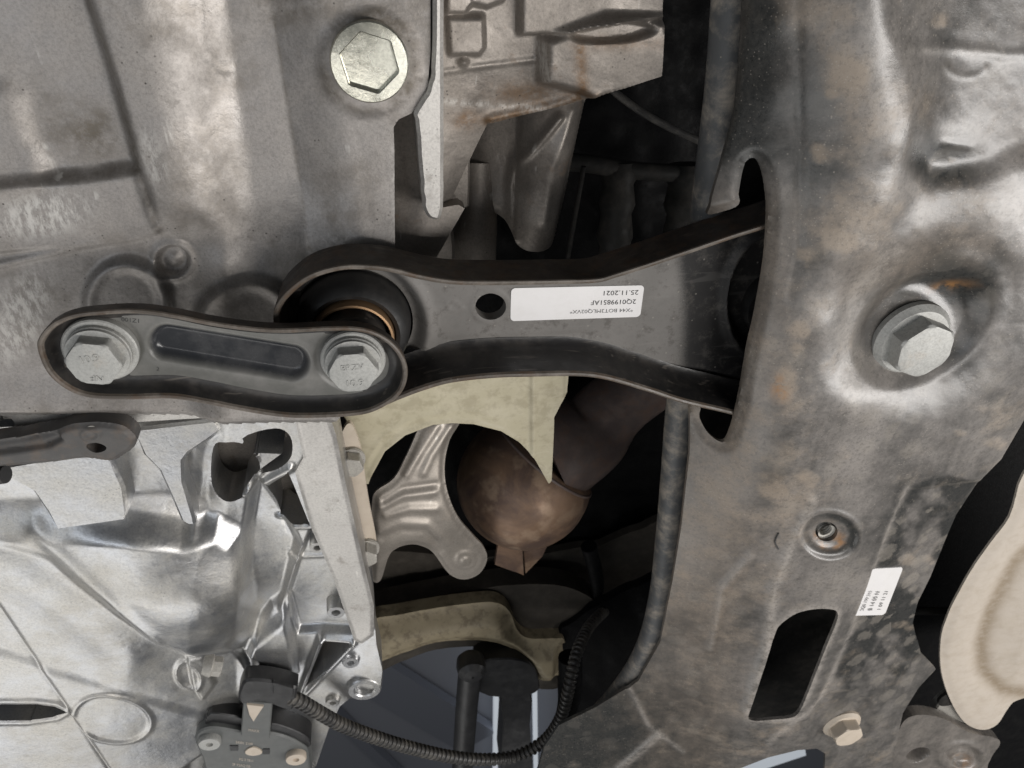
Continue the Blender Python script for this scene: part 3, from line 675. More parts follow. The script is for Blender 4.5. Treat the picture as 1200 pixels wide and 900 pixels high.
# ================================================================== TORQUE ARM (dog bone)
ar = empty('torque_arm', tuple(P(620, 370, .28)), 'black pressed steel torque arm with white sticker running into the subframe', 'torque arm')
ar_zr, ar_zf = .2644, .2830
rimp = [(320, 372), (325, 355), (340, 338), (363, 322), (397, 312), (430, 311), (460, 314.5), (495, 323), (535, 329), (600, 329.5), (660, 328.5), (700, 327), (722, 321), (760, 309), (813, 291), (860, 275), (902, 262), (960, 243), (1000, 240),
        (1010, 380), (990, 530), (930, 510), (863, 488), (800, 473), (760, 460), (712, 446), (678, 441.5), (630, 442), (580, 443.5), (530, 449), (497, 458), (470, 468), (440, 480), (410, 484), (370, 474), (340, 448), (324, 410)]
rimp = smoothc(rimp, 6)
wa = np.array([list(P(u, v, ar_zr))[:2] for u, v in rimp])
def A3(off, z): return [Vector((x, y, z)) for x, y in offset_loop(wa, off)]
loft('rim', [A3(.0012, ar_zf + .003), A3(.0008, ar_zf - .004), A3(0, ar_zr + .0008)], MAT['rim_rust'], ar)
loft('rim_edge', [A3(0, ar_zr + .0008), A3(.0002, ar_zr + .0001), A3(.0009, ar_zr - .0001), A3(.0017, ar_zr + .0002), A3(.0023, ar_zr + .0012)], MAT['worn_edge'], ar)
loft('flange_wall', [A3(.0023, ar_zr + .0012), A3(.0033, ar_zr + .007), A3(.0044, ar_zf - .0055), A3(.0053, ar_zf - .0022), A3(.0068, ar_zf - .0005), A3(.0086, ar_zf + .0001)], MAT['black_paint'], ar)
inn = offset_loop(wa, .0078); U_, V_ = proj(inn[:, 0], inn[:, 1], np.full(len(inn), ar_zf))
axis = P(414, 419, .2594)
def axpx(z):
    u, v = proj(np.array([axis.x]), np.array([axis.y]), np.array([z])); return float(u[0]), float(v[0])
eu, ev = axpx(ar_zf)
eye = [proj(np.array([p.x]), np.array([p.y]), np.array([p.z])) for p in ring(axis, .0246, ar_zf, 64)]
eye = [(float(a[0]), float(b[0])) for a, b in eye]
dhole = [(575 + 18 * math.cos(t), 359 + 15.5 * math.sin(t)) for t in np.linspace(0, 2 * math.pi, 40, endpoint=False)]
def f_arm(U, V):
    h = -2.5 * S(772, 838, U + 8 * np.sin((V - 300) / 60)) - 2 * S(838, 900, U)
    r = np.hypot((U - eu) / 1.0, (V - ev) / .93); h += 1.4 * np.exp(-((r - 88) / 8) ** 2) * S(440, 480, U) - 5 * S(88, 72, r)
    h += line([(527, 399), (600, 396), (690, 391)], -.5, 3, U, V)
    h += .5 * np.exp(-((ell(575, 359, 18, 15.5, U, V) - 1.2) / .12) ** 2)
    h += poly([(521, 352), (532, 351), (546, 362), (533, 366), (524, 364)], .35, 2, U, V) - poly([(525, 354), (532, 354), (540, 361), (532, 363), (527, 361)], .35, 2, U, V)
    r = ell(905, 352, 52, 74, U, V, .12); h += 3.0 * np.exp(-((r - 1) / .11) ** 2) - 7 * (1 - S(.80, 1.0, r))
    h += .3 * (fbm(U, V, 50, 11) - .5)
    return h
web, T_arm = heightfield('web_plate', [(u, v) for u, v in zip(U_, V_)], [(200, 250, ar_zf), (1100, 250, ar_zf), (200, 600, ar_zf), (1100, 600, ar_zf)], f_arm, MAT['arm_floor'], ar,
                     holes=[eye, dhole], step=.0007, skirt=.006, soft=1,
                     attrs={'dust': lambda U, V: 1.0 - S(778, 812, U - 8 * np.sin((V - 300) / 50)) - .25 * S(60, 76, 150 - np.hypot(U - eu, V - ev))})  # grey tone mask, fading to black towards the right end
lathe('eye_sleeve', axis, [(.0248, ar_zf + .0035), (.0242, ar_zf + .006), (.0240, ar_zf + .022)], MAT['black_paint'], ar, 64)
bush = lathe('rubber_bush', axis, [(.0242, ar_zf + .005), (.0232, ar_zf - .003), (.0212, ar_zf - .0072), (.0190, ar_zf - .0086), (.0174, ar_zf - .0080), (.0160, ar_zf - .004), (.0150, ar_zf + .004)], MAT['rubber'], ar, 64)
lathe('bush_ring', axis, [(.0166, ar_zf + .002), (.0166, .2722), (.0163, .2716), (.0155, .2714), (.0150, .2720), (.0146, .276)], MAT['gold'], bush, 64)
lathe('bush_core', axis, [(.0135, ar_zf + .004), (.0135, .2665), (.0128, .2645), (.0085, .2642), (.006, .2642)], MAT['black_paint'], bush, 48)
lathe('rear_bush', P(908, 352, ar_zf + .012), [(.0175, ar_zf + .020), (.0172, ar_zf + .008), (.0160, ar_zf + .005), (.0120, ar_zf + .006), (.0090, ar_zf + .010), (.004, ar_zf + .011)], MAT['rubber'], ar, 48, False, True)

# sticker on the arm, printed upside down in the photograph
def sticker(name, quad, surf, corner, mt, parent, lift=.00025, aspect=3.7):
    """quad: image corners of the upright sticker TL,TR,BR,BL (the reader's view); returns (object, mapping of 0..1 coords)"""
    def mp(a, b, l=lift):
        p = (1 - a) * (1 - b) * np.array(quad[3]) + a * (1 - b) * np.array(quad[2]) + a * b * np.array(quad[1]) + (1 - a) * b * np.array(quad[0])
        return surf(p[0], p[1]) - Vector((0, 0, l))
    rx, ry = corner / aspect, corner; pts = []
    for cx, cy, a0 in ((1 - rx, 1 - ry, 0), (rx, 1 - ry, 90), (rx, ry, 180), (1 - rx, ry, 270)):
        for k in range(7):
            a = math.radians(a0 + 15 * k); pts.append((cx + rx * math.cos(a), cy + ry * math.sin(a)))
    n = len(pts); vs = [mp(a, b) for a, b in pts] + [mp(a, b, 0.0) for a, b in pts]
    fs = [tuple(range(n))] + [(k, (k + 1) % n, n + (k + 1) % n, n + k) for k in range(n)]
    return pydata(name, vs, fs, mt, parent, 0), mp
def arm_surf(u, v): return P(u, v, ar_zf - .0001)
# upright TL of the sticker is the image's bottom right
stk, mp = sticker('sticker', [(750, 371), (598, 376), (599, 337.5), (755, 334)], arm_surf, .12, MAT['white'], ar)
def stk_text(body, x0, y0, x1, h, mt):
    def mpf(x, y):
        return mp(x0 + x, y0 + y, .00036)
    t = text_mesh('print', body, lambda x, y: Vector((x, y, 0)), mt, stk, 1.0)
    w = max(v.co.x for v in t.data.vertices); hh = max(v.co.y for v in t.data.vertices)
    for v in t.data.vertices: v.co = mpf(v.co.x / w * (x1 - x0), v.co.y / hh * h)
    t.data.update()
stk_text('25.11.2021', .036, .15, .30, .14, MAT['ink'])
stk_text('2Q0199851AF', .046, .44, .39, .14, MAT['ink'])
stk_text('*X44 BOT3MLQ02VX*', .062, .72, .545, .115, MAT['ink_grey'])

# ================================================================== SUBFRAME (dirty pressed cross member, right)
sf = empty('subframe', tuple(P(1000, 500, .25)), 'dirty black subframe cross member with tan mud along the right side', 'subframe')
sf_out = [(876, -190), (872, 0), (867, 83), (862, 135), (847, 187), (834, 233), (825, 290), (816, 360), (810, 430), (809, 477), (808, 533), (799, 613), (788, 680), (774, 752), (748, 798), (700, 828), (655, 850), (638, 875), (628, 910), (618, 980),
          (1052, 980), (1046, 892), (1058, 836), (1077, 806), (1097, 784), (1079, 765), (1071, 732), (1077, 707), (1092, 677), (1122, 605), (1152, 560), (1174, 538), (1200, 492), (1245, 430), (1340, 350), (1460, 280), (1460, -190)]
slot = smoothc([(878, 190), (884, 187), (891, 191), (898, 207), (902, 237), (902, 262), (899, 307), (889, 367), (879, 410), (871, 457), (863, 492), (855, 516), (848, 521), (839, 517), (829, 507), (821, 491), (819, 476), (770, 468), (770, 272), (823, 257), (866, 244), (868, 227), (873, 200)], 4)
win = smoothc([(876, 838), (884, 812), (896, 775), (907, 742), (914, 730), (933, 717), (956, 712), (976, 713), (981, 719), (978, 731), (962, 770), (943, 818), (934, 835), (924, 840), (904, 842), (884, 843)], 4)
notch = [(858, 990), (864, 902), (900, 888), (935, 879), (957, 877), (967, 883), (966, 905), (962, 990)]
wn = [(972 + 13 * math.cos(t), 628 + 11.5 * math.sin(t)) for t in np.linspace(0, 2 * math.pi, 28, endpoint=False)]
T_sf = TPS([(876, -190, .273), (936, -190, .2575), (1004, -190, .2455), (1100, -190, .2505), (1300, -190, .257), (1460, -190, .262), (1460, 60, .262), (1440, 270, .261), (875, -70, .272), (872, 0, .272), (867, 83, .273), (847, 187, .274), (834, 233, .275), (816, 360, .278), (809, 477, .278), (808, 533, .276), (799, 613, .276), (788, 680, .278), (774, 752, .286), (748, 798, .292), (700, 828, .297), (640, 875, .302), (618, 980, .305),
            (905, 20, .262), (905, 100, .262), (900, 170, .262), (906, 240, .259), (903, 300, .2575), (890, 370, .256), (875, 450, .2565), (858, 530, .261),
            (936, -60, .2565), (936, 40, .2555), (938, 140, .255), (938, 240, .253), (926, 340, .251), (908, 440, .2505), (890, 540, .253), (850, 600, .262),
            (1000, -40, .2445), (1012, 40, .2425), (1040, 110, .2405), (1048, 170, .2405), (1030, 235, .2425), (992, 300, .2455), (966, 380, .246), (958, 460, .246), (966, 530, .2465),
            (1095, 0, .249), (1110, 90, .250), (1105, 170, .250), (1200, 60, .2535), (1320, 0, .258), (1220, 160, .2515), (1320, 250, .256), (1090, 220, .2510),
            (1150, 235, .2488), (1210, 290, .2492), (1230, 400, .2485), (1180, 450, .2490), (1100, 490, .2480), (1030, 490, .2475), (1040, 280, .2480), (1000, 350, .2500), (1068, 396, .2530), (1120, 350, .2525), (1000, 420, .250),
            (1000, 560, .2475), (1070, 550, .2485), (1130, 545, .252), (1200, 492, .254), (1150, 560, .2555),
            (972, 628, .2475), (1015, 640, .2480), (945, 690, .2495), (990, 700, .2500), (935, 780, .2540), (900, 850, .2585), (975, 790, .2545), (960, 860, .2585),
            (905, 640, .2535), (880, 720, .2590), (862, 800, .2650), (850, 860, .2710), (840, 660, .266), (815, 760, .276), (790, 840, .286), (720, 880, .297), (840, 960, .281),
            (1055, 590, .2495), (1040, 660, .2515), (1070, 680, .2575), (1100, 640, .2580), (1030, 740, .2570), (1060, 750, .2620), (1000, 820, .2590), (1040, 830, .2640), (985, 900, .264), (1040, 960, .270), (1095, 784, .2690)])
def f_sf(U, V):
    h = 0 * U
    h += -3.4 * (1 - S(.50, 1.22, ell(1086, 380, 116, 90, U, V, -.55)))
    h += -4.2 * (1 - S(.70, 1.05, ell(1082, 388, 88, 60, U, V, -.55)))
    r = ell(1068, 397, 60, 53, U, V, -.3); h += .8 * (1 - S(.85, 1.1, r)); h += -2.2 * S(14, 0, sd(slot, U, V)) * S(300, 900, U)
    h += 1.4 * np.exp(-((ell(1098, 372, 80, 58, U, V, -.62) - 1) / .20) ** 2) * S(1090, 1130, U)
    h += line([(932, -190), (936, 60), (938, 160), (936, 300), (925, 350)], -.7, 4, U, V)
    h += 2.6 * np.exp(-(ell(1014, 462, 46, 30, U, V, -.5)) ** 2)
    h += poly([(1014, -220), (1026, -90), (1052, 30), (1076, 80), (1082, 140), (1074, 190), (1090, 214), (1150, 204), (1200, 186), (1500, 130), (1500, -220)], -2.4, 34, U, V)
    h += line([(1068, 60), (1120, 58), (1180, 66), (1210, 66)], .4, 6, U, V)
    h += .35 * np.exp(-((ell(1138, 76, 24, 16, U, V) - 1) / .12) ** 2) * S(72, 84, V)
    h += -1.6 * np.exp(-(ell(1108, 196, 58, 26, U, V, .1)) ** 2) + .35 * line([(1112, 170), (1142, 175)], 1, 4, U, V)
    h += 1.6 * S(-14, 14, -(U - 905 - (V - 680) * -.30)) * 0
    r = ell(972, 628, 34, 27, U, V, .1); h += -1.6 * (1 - S(.88, 1.02, r)) + .7 * np.exp(-((r - 1.08) / .1) ** 2)
    r = ell(972, 628, 19, 16, U, V, .1); h += -1.5 * (1 - S(.8, 1.05, r))
    h += -1.2 * S(-3, 3, sd([(1062, 575), (1040, 625), (1020, 680), (1000, 735), (985, 770), (955, 830), (1040, 800), (1120, 680), (1180, 560)], U, V) * -1)
    h += line([(952, 590), (925, 640), (906, 685), (893, 770), (874, 830)], .9, 6, U, V)
    h += 1.0 * (S(14, 3, sd(win, U, V)))
    r = ell(987, 843, 38, 30, U, V, -.3); h += -2.0 * (1 - S(.85, 1.1, r))
    h += line([(880, 650), (846, 690), (832, 760)], .8, 5, U, V)
    h += line([(735, 800), (760, 850), (800, 880)], .9, 4, U, V) + line([(770, 862), (720, 905)], 1.2, 4, U, V)
    h += .8 * (fbm(U, V, 60, 12) - .5) + .25 * (fbm(U, V, 16, 14) - .5)
    return h
DUST = [(880, 30, .25), (860, 150, .28), (890, 120, .30), (910, 230, .62), (912, 300, .70), (905, 400, .62), (940, 40, .30), (945, 120, .12), (945, 200, .15), (950, 300, .42), (960, 30, .75), (1000, 60, .70), (1040, 130, .85), (1060, 210, .70), (1010, 260, .55),
        (1110, 40, .42), (1180, 20, .50), (1130, 130, .42), (1200, 130, .55), (1110, 190, .12), (1190, 230, .80), (1130, 280, .60), (1060, 300, .55), (1000, 350, .62), (1030, 350, .35), (1130, 350, .20), (1170, 390, .45), (1140, 430, .35), (1080, 460, .45), (1010, 460, .85), (960, 460, .55),
        (935, 430, .35), (880, 520, .60), (850, 560, .72), (840, 620, .70), (905, 560, .30), (1000, 540, .78), (1080, 530, .55), (1160, 520, .65), (1180, 440, .55), (930, 590, .55), (960, 680, .72), (1010, 590, .62), (1010, 690, .75), (920, 700, .62), (870, 700, .50), (820, 700, .62), (860, 790, .62), (830, 840, .55),
        (1080, 590, .10), (1100, 630, .15), (1060, 640, .05), (1060, 700, .22), (1020, 750, .10), (1000, 790, .25), (1050, 780, .45), (960, 870, .40), (900, 880, .45), (720, 860, .15), (670, 880, .10), (780, 840, .35), (1030, 850, .45)]
FACET = [(1064, 572), (1042, 622), (1021, 680), (1003, 730), (990, 762), (962, 822), (990, 815), (1030, 800), (1060, 790), (1078, 764), (1075, 712), (1094, 677), (1124, 605), (1146, 566), (1110, 556)]
def a_dust(U, V):
    d = idw(DUST, U, V) * 1.05 - .02
    f = S(3, -3, sd(FACET, U, V) + 5 * (fbm(U, V, 14, 71) - .5)); d = d * (1 - f) + f * (.10 + .42 * S(.40, .72, fbm(U, V, 34, 73)))
    r = ell(974, 628, 36, 28, U, V, .1); d = d - .5 * np.exp(-((r - .75) / .14) ** 2) * (.4 + .6 * S(960, 985, U))
    d = d - .45 * np.exp(-(ell(1120, 340, 42, 24, U, V, -.2)) ** 2) - .35 * np.exp(-(ell(1105, 196, 48, 20, U, V, .1)) ** 2)
    d = d - .25 * S(-25, 25, 905 - U) * S(215, 170, V)
    return d
def a_brown(U, V):
    b = .75 * S(0, 60, 925 - U - .12 * (V - 500)) * S(195, 260, V) + .75 * np.exp(-(ell(1080, 320, 110, 60, U, V, -.3)) ** 2) + .4 * S(60, 200, V) * S(1075, 1100, U) * S(200, 160, V)
    return np.clip(b, 0, 1)
def a_pale_lines(U, V):
    s_ = .8 * np.exp(-(_seg([(952, 585), (928, 636), (908, 685), (895, 770), (876, 832)], U, V, False) / 6) ** 2)
    s_ += .7 * np.exp(-(_seg([(1064, 572), (1042, 622), (1021, 680), (1003, 730), (962, 822), (900, 870)], U, V, False) / 4) ** 2)
    s_ += .8 * np.exp(-(np.abs(sd(win, U, V)) / 5) ** 2) + .45 * np.exp(-(_seg([(1070, 60), (1180, 64)], U, V, False) / 4) ** 2)
    s_ += .5 * np.exp(-(_seg([(1000, 480), (990, 400), (1010, 340), (1050, 295)], U, V, False) / 12) ** 2)
    s_ += .5 * np.exp(-(_seg([(880, 650), (846, 690), (832, 760)], U, V, False) / 3) ** 2) + .5 * np.exp(-(_seg([(735, 800), (760, 850), (800, 880)], U, V, False) / 3) ** 2) + .6 * np.exp(-(_seg([(772, 862), (720, 905)], U, V, False) / 5) ** 2)
    return np.clip(s_, 0, 1)
def a_pol(U, V):
    return np.clip(S(34, 8, _seg([(1000, -190), (1016, 30), (1046, 95), (1062, 150), (1050, 215), (1015, 270)], U, V, False)) + np.exp(-(ell(1014, 462, 38, 26, U, V, -.5)) ** 2) + .8 * np.exp(-(ell(1185, 225, 40, 40, U, V)) ** 2), 0, 1)
BLOB = [(937, 388, 13, 10), (934, 409, 9, 9), (921, 452, 13, 20), (1106, 29, 11, 10), (1000, 84, 20, 16), (1126, 507, 9, 6), (958, 175, 9, 8), (973, 110, 9, 8), (1167, 520, 13, 9), (905, 575, 18, 10), (1067, 659, 12, 7), (1090, 660, 8, 6), (950, 560, 12, 8), (985, 282, 22, 12), (945, 300, 12, 10), (1060, 735, 22, 6), (960, 185, 10, 8), (1122, 190, 6, 4)]
def a_mud(U, V):
    m = idw(MUD, U, V) * 1.0
    for i, (u, v, a, b) in enumerate(BLOB): m = m + .45 * np.exp(-(ell(u + 5 * (vnoise(U, V, 9, i) - .5), v + 5 * (vnoise(U, V, 9, i + 40) - .5), a, b, U, V)) ** 4)
    return m
MUD = [(965, 20, .85), (985, 80, .85), (950, 130, .30), (1000, 180, .6), (1010, 250, .75), (970, 270, .75), (940, 270, .45), (1040, 50, .10), (1110, 40, .12), (1110, 30, .55), (1200, 150, .3), (1150, 230, .62), (1190, 260, .4), (1080, 300, .25), (910, 330, .55), (890, 450, .40), (915, 400, .6), (937, 390, .8), (920, 450, .85), (960, 400, .35), (860, 560, .65), (840, 640, .6),
       (910, 540, .72), (920, 590, .8), (900, 650, .75), (880, 740, .6), (1000, 500, .05), (1060, 520, .2), (1170, 500, .6), (1020, 600, .3), (970, 690, .25), (1000, 660, .15), (1070, 600, .25), (1110, 590, .4), (1060, 700, .3), (1100, 440, .05), (1060, 380, .05), (1120, 350, .05), (950, 870, .5), (860, 850, .55), (720, 860, .1), (880, 60, .05), (870, 150, .1), (1040, 800, .3), (1000, 830, .45)]
SPOT = [(1090, 600, 1.3), (1110, 560, 1.1), (1060, 690, 1.3), (1040, 770, 1.0), (1130, 530, .9), (940, 430, .8), (910, 600, .6), (960, 330, .3), (1000, 100, .15), (880, 100, .1), (850, 560, .1), (970, 640, .1), (1060, 380, .05), (1150, 100, .35), (900, 740, .5), (980, 860, .3), (720, 870, .2), (1150, 470, .6)]
def a_rust(U, V):
    r = np.exp(-(ell(914, 455, 9, 13, U, V)) ** 2) + .8 * np.exp(-(ell(1122, 345, 22, 6, U, V, -.3)) ** 2)
    r += .9 * np.exp(-((ell(974, 632, 16, 12, U, V) - .9) / .3) ** 2) * S(622, 640, V)
    return np.clip(r, 0, 1)
shell, _ = heightfield('lower_shell', sf_out, T_sf, f_sf, MAT['subframe'], sf, holes=[slot, win, notch, wn], step=.0008, skirt=.0022, soft=1,
            attrs={'dust': a_dust, 'mud': a_mud, 'polish': a_pol, 'brown': a_brown, 'pale_lines': a_pale_lines, 'spots': lambda U, V: idw(SPOT, U, V), 'rust': a_rust})
# threaded weld nut in the round hole
c = T_sf.at(972, 628); zz = c.z
lathe('weld_nut', c, [(.0046, zz + .0028), (.0043, zz + .0036)] + [(.0040 if k % 2 else .0034, zz + .004 + .0007 * k) for k in range(12)], MAT['zinc_dull'], sf, 32)
# upper shell seen through window and slot
heightfield('upper_shell', [(862, 150), (1010, 120), (1040, 560), (1010, 700), (1000, 862), (860, 862), (830, 700), (812, 560)],
            [(800, 150, .318), (1010, 120, .315), (1040, 560, .305), (1010, 905, .318), (840, 905, .325), (812, 560, .318)],
            lambda U, V: 6 * (fbm(U, V, 60, 21) - .5), MAT['bay_grey'], sf, step=.002)
# bolt on the subframe
flange_bolt('flange_bolt', 1064, 394, .2596, 'large silver hex flange bolt in the round dish of the subframe', .0205, .0178, .0140, .0135, MAT['zinc'], .42, None, (), False, n=72)
sb = T_sf.at(987, 845)
flange_bolt('flange_bolt', 985, 846, sb.z + .0030, 'dusty beige hex bolt below the long window of the subframe', .0140, .0136, .0108, .0120, MAT['cream_strip'], .15, None, (), False)
def sfs(u, v): return T_sf.at(u, v) - Vector((0, 0, .0004))
stk2, mp2 = sticker('sticker', [(995, 722), (1022, 667), (1059, 665), (1037, 721)], lambda u, v: sfs(u, v) + Vector((0, 0, .0014)), .10, MAT['white'], sf, .0008, 1.5)
def stk2_text(body, x0, y0, x1, h, mt):
    t = text_mesh('print', body, lambda x, y: Vector((x, y, 0)), mt, stk2, 1.0)
    w = max(v.co.x for v in t.data.vertices); hh = max(v.co.y for v in t.data.vertices)
    for v in t.data.vertices: v.co = mp2(x0 + v.co.x / w * (x1 - x0), y0 + v.co.y / hh * h, .00095)
    t.data.update()
stk2_text('2Q0 199 315', .10, .66, .52, .10, MAT['ink_grey']); stk2_text('B 14 05 N', .10, .42, .50, .12, MAT['ink_grey']); stk2_text('1 09 11 21', .10, .18, .50, .10, MAT['ink_grey'])
tube('scratch_wire', [sfs(912, 624), sfs(908, 634), sfs(912, 643)], .0004, MAT['stamp'], sf, 6)

# rear mount ear at the lower right of the subframe
ear, T_ear = heightfield('mount_ear', smoothc([(1056, 850), (1075, 838), (1105, 842), (1135, 858), (1164, 864), (1172, 872), (1158, 895), (1140, 960), (1040, 960), (1046, 892)], 4),
            [(1050, 846, .272), (1172, 850, .278), (1140, 960, .284), (1046, 960, .280), (1100, 815, .274)],
            lambda U, V: 3.0 * np.exp(-((ell(1126, 884, 26, 15, U, V) - 1) / .22) ** 2) + 2 * np.exp(-((ell(1128, 890, 12, 7, U, V) - 1) / .3) ** 2) - 3 * (1 - S(.7, .9, ell(1126, 884, 24, 14, U, V))) - 12 * (1 - S(.85, 1.05, ell(1076, 885, 13, 7.5, U, V, -.3))),
            MAT['subframe'], sf, step=.0008, attrs={'dust': lambda U, V: .55 + 0 * U, 'mud': lambda U, V: .15 + 0 * U, 'spots': lambda U, V: .5 + 0 * U, 'brown': lambda U, V: .2 + 0 * U, 'pale_lines': lambda U, V: 0 * U, 'polish': lambda U, V: 0 * U, 'rust': lambda U, V: .5 * np.exp(-(ell(1128, 892, 9, 6, U, V)) ** 2)})

# ================================================================== anti-roll bar behind the subframe edge
bar = tube('anti_roll_bar', [P(880, -200, .292), P(862, -60, .292), P(850, 83, .292), P(838, 180, .292), P(822, 300, .293), P(806, 420, .293), P(797, 480, .292), P(790, 560, .292), P(782, 640, .293), P(774, 700, .295), P(758, 758, .300), P(730, 805, .306), P(690, 850, .312), P(640, 900, .318)],
           .0073, MAT['bar'], None, 22)
tag(bar, 'dusty painted anti roll bar running along the left edge of the subframe', 'anti-roll bar')
# ================================================================== beige shield on the right and the disc behind it
sh_out = smoothc([(1330, 470), (1240, 520), (1200, 556), (1183, 605), (1160, 637), (1137, 670), (1120, 700), (1110, 722), (1102, 749), (1103, 787), (1114, 821), (1130, 846), (1150, 855), (1168, 849), (1183, 829), (1200, 821), (1260, 810), (1330, 800)], 4)
def f_shd(U, V):
    h = 1.0 * S(0, 12, -sd(sh_out, U, V))
    h += line([(1330, 560), (1240, 610), (1190, 660), (1158, 720), (1146, 760), (1150, 790), (1175, 812), (1230, 822)], -2.2, 13, U, V)
    h += 6.0 * S(10, 60, -sd([(1340, 560), (1240, 610), (1190, 660), (1158, 720), (1146, 760), (1150, 790), (1175, 812), (1230, 822), (1340, 830)], U, V))
    h += 1.2 * (fbm(U, V, 50, 33) - .5)
    return h
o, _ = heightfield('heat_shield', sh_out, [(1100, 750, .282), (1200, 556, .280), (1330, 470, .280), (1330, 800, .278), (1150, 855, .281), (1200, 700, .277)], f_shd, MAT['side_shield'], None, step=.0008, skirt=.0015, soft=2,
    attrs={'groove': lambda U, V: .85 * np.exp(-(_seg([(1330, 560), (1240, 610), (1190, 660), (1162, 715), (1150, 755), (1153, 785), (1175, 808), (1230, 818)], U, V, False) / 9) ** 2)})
tag(o, 'dusty beige curved heat shield panel at the right edge', 'heat shield')
dc = P(1142, 826, .285)
d_ = empty('mounting_disc', tuple(dc), 'grey metal disc partly hidden under the beige shield', 'disc')
lathe('disc', dc, [(.0335, .292), (.0340, .2865), (.0330, .2850), (.0290, .2848), (.0278, .2862), (.012, .2862), (.002, .2862)], MAT['zinc_dull'], d_, 56)
lathe('hub', P(1112, 818, .2850), [(.009, .2862), (.009, .2840), (.008, .2834), (.001, .2834)], MAT['bay_grey'], d_, 32)
o = tube('bracket_rod', [P(1062, 716, .330), P(1090, 716, .322), P(1130, 716, .322)], .003, MAT['bay_grey'], None, 10); tag(o, 'thin dark rod crossing the black gap beside the beige shield', 'rod')

# ================================================================== cream bracket, stamped shield, exhaust
cr = empty('exhaust_bracket', tuple(P(540, 470, .35)), 'cream coloured arched bracket below the torque arm', 'bracket')
zc2 = .345
arch = [(390, 470), (470, 420), (668, 420), (668, 442), (666, 464), (649, 488), (646, 561), (643, 566), (625, 534), (616, 525), (608, 517), (587, 504), (555, 496), (530, 495), (507, 497), (475, 509), (451, 528), (436, 556), (430, 572), (424, 545), (412, 500)]
def f_cr(U, V):
    h = 1.6 * S(619, 627, U) * (1 - S(.0, 6, U - 660)) - 3.5 * S(626, 665, U) * (1 - S(470, 500, V))
    h += .9 * S(6, 1, _seg([(625, 534), (608, 517), (587, 504), (555, 496), (507, 497), (475, 509), (451, 528), (436, 556)], U, V, False))
    h += line([(624, 440), (624, 530)], 1.2, 3, U, V) + line([(520, 445), (600, 440)], -.8, 8, U, V) + line([(430, 540), (450, 510), (480, 492), (540, 480), (600, 492)], .5, 3, U, V)
    return h + .9 * (fbm(U, V, 60, 41) - .5)
heightfield('arch_plate', arch, [(390, 470, .343), (670, 430, .340), (645, 560, .345), (430, 572, .347)], f_cr, MAT['cream'], cr, step=.0007, skirt=.0022)
heightfield('side_strip', smoothc([(406, 498), (399, 517), (400, 560), (404, 600), (411, 640), (416, 668), (424, 669), (428, 652), (440, 640), (440, 627), (433, 592), (428, 560), (424, 530), (414, 500)], 3),
            [(400, 500, .334), (430, 500, .336), (416, 668, .340), (440, 640, .341)], None, MAT['cream_strip'], cr, step=.0007, skirt=.003)
flange_bolt('hex_bolt', 412, 536, .335, 'small grey hex bolt at the top of the cream side strip', .0085, .0075, .0068, .0095, MAT['zinc_dull'], .3, 'cream bracket bolts', (), False)
flange_bolt('hex_bolt', 430, 641, .340, 'small grey hex bolt at the bottom of the cream side strip', .0085, .0075, .0068, .0105, MAT['zinc_dull'], .6, 'cream bracket bolts', (), False)

hs_out = smoothc([(501, 488), (540, 488), (527, 515), (521, 545), (524, 575), (536, 605), (555, 628), (566, 640), (571, 655), (562, 672), (544, 679), (526, 672), (508, 648), (495, 640), (480, 638), (464, 643), (455, 653), (446, 680), (436, 678), (434, 640), (436, 590), (441, 575), (462, 560), (478, 530)], 4)
def f_hs(U, V):
    h = 2.6 * S(0, 9, -sd(hs_out, U, V))
    for l in ([(512, 495), (488, 532), (476, 552)], [(527, 497), (505, 530), (496, 550)]): h += line(l, 1.6, 5, U, V)
    for l in ([(447, 590), (470, 577), (508, 572)], [(445, 618), (470, 608), (500, 610), (524, 632)], [(452, 600), (480, 592), (510, 592)]): h += line(l, 1.7, 5, U, V)
    for l in ([(450, 584), (472, 570), (510, 565)], [(448, 628), (470, 619), (498, 620), (516, 642)]): h += line(l, -1.2, 4, U, V)
    r = ell(545, 652, 12, 11, U, V); h += 1.5 * (1 - S(.8, 1.2, r)) + 1.5 * (1 - S(.3, .6, r))
    return h
o, _ = heightfield('stamped_shield', hs_out, [(501, 488, .375), (540, 488, .378), (436, 678, .366), (566, 640, .372), (480, 560, .362), (500, 610, .358)], f_hs, MAT['shield'], None, step=.0008, skirt=.0018)
tag(o, 'grey stamped heat shield with pressed ribs behind the cream bracket', 'heat shield')

ex = empty('exhaust', tuple(P(617, 568, .42)), 'rusty brown exhaust converter bulb with its pipe bending up right', 'exhaust')
ctr = P(614, 565, .425); Rb = .0505
axd = (P(690, 482, .440) - P(600, 590, .422)).normalized()
pts = []; rad = []
for th in np.linspace(.02, 2.15, 30): pts.append(ctr - axd * Rb * math.cos(th)); rad.append(Rb * math.sin(th))
pq = smoothc([list(pts[-1]), list(P(690, 508, .436)), list(P(716, 480, .442)), list(P(752, 452, .447)), list(P(800, 418, .452)), list(P(870, 370, .46))], 6, False)
rq = np.interp(np.linspace(0, 1, len(pq)), [0, .14, .3, .5, 1], [rad[-1], .0345, .0275, .0245, .0245])
tube('converter_bulb', pts, rad, MAT['rust'], ex, 40, True, 60, 0)
tube('exhaust_pipe', [Vector(p) for p in pq], list(rq), MAT['pipe'], ex, 40, True, 60, 0)
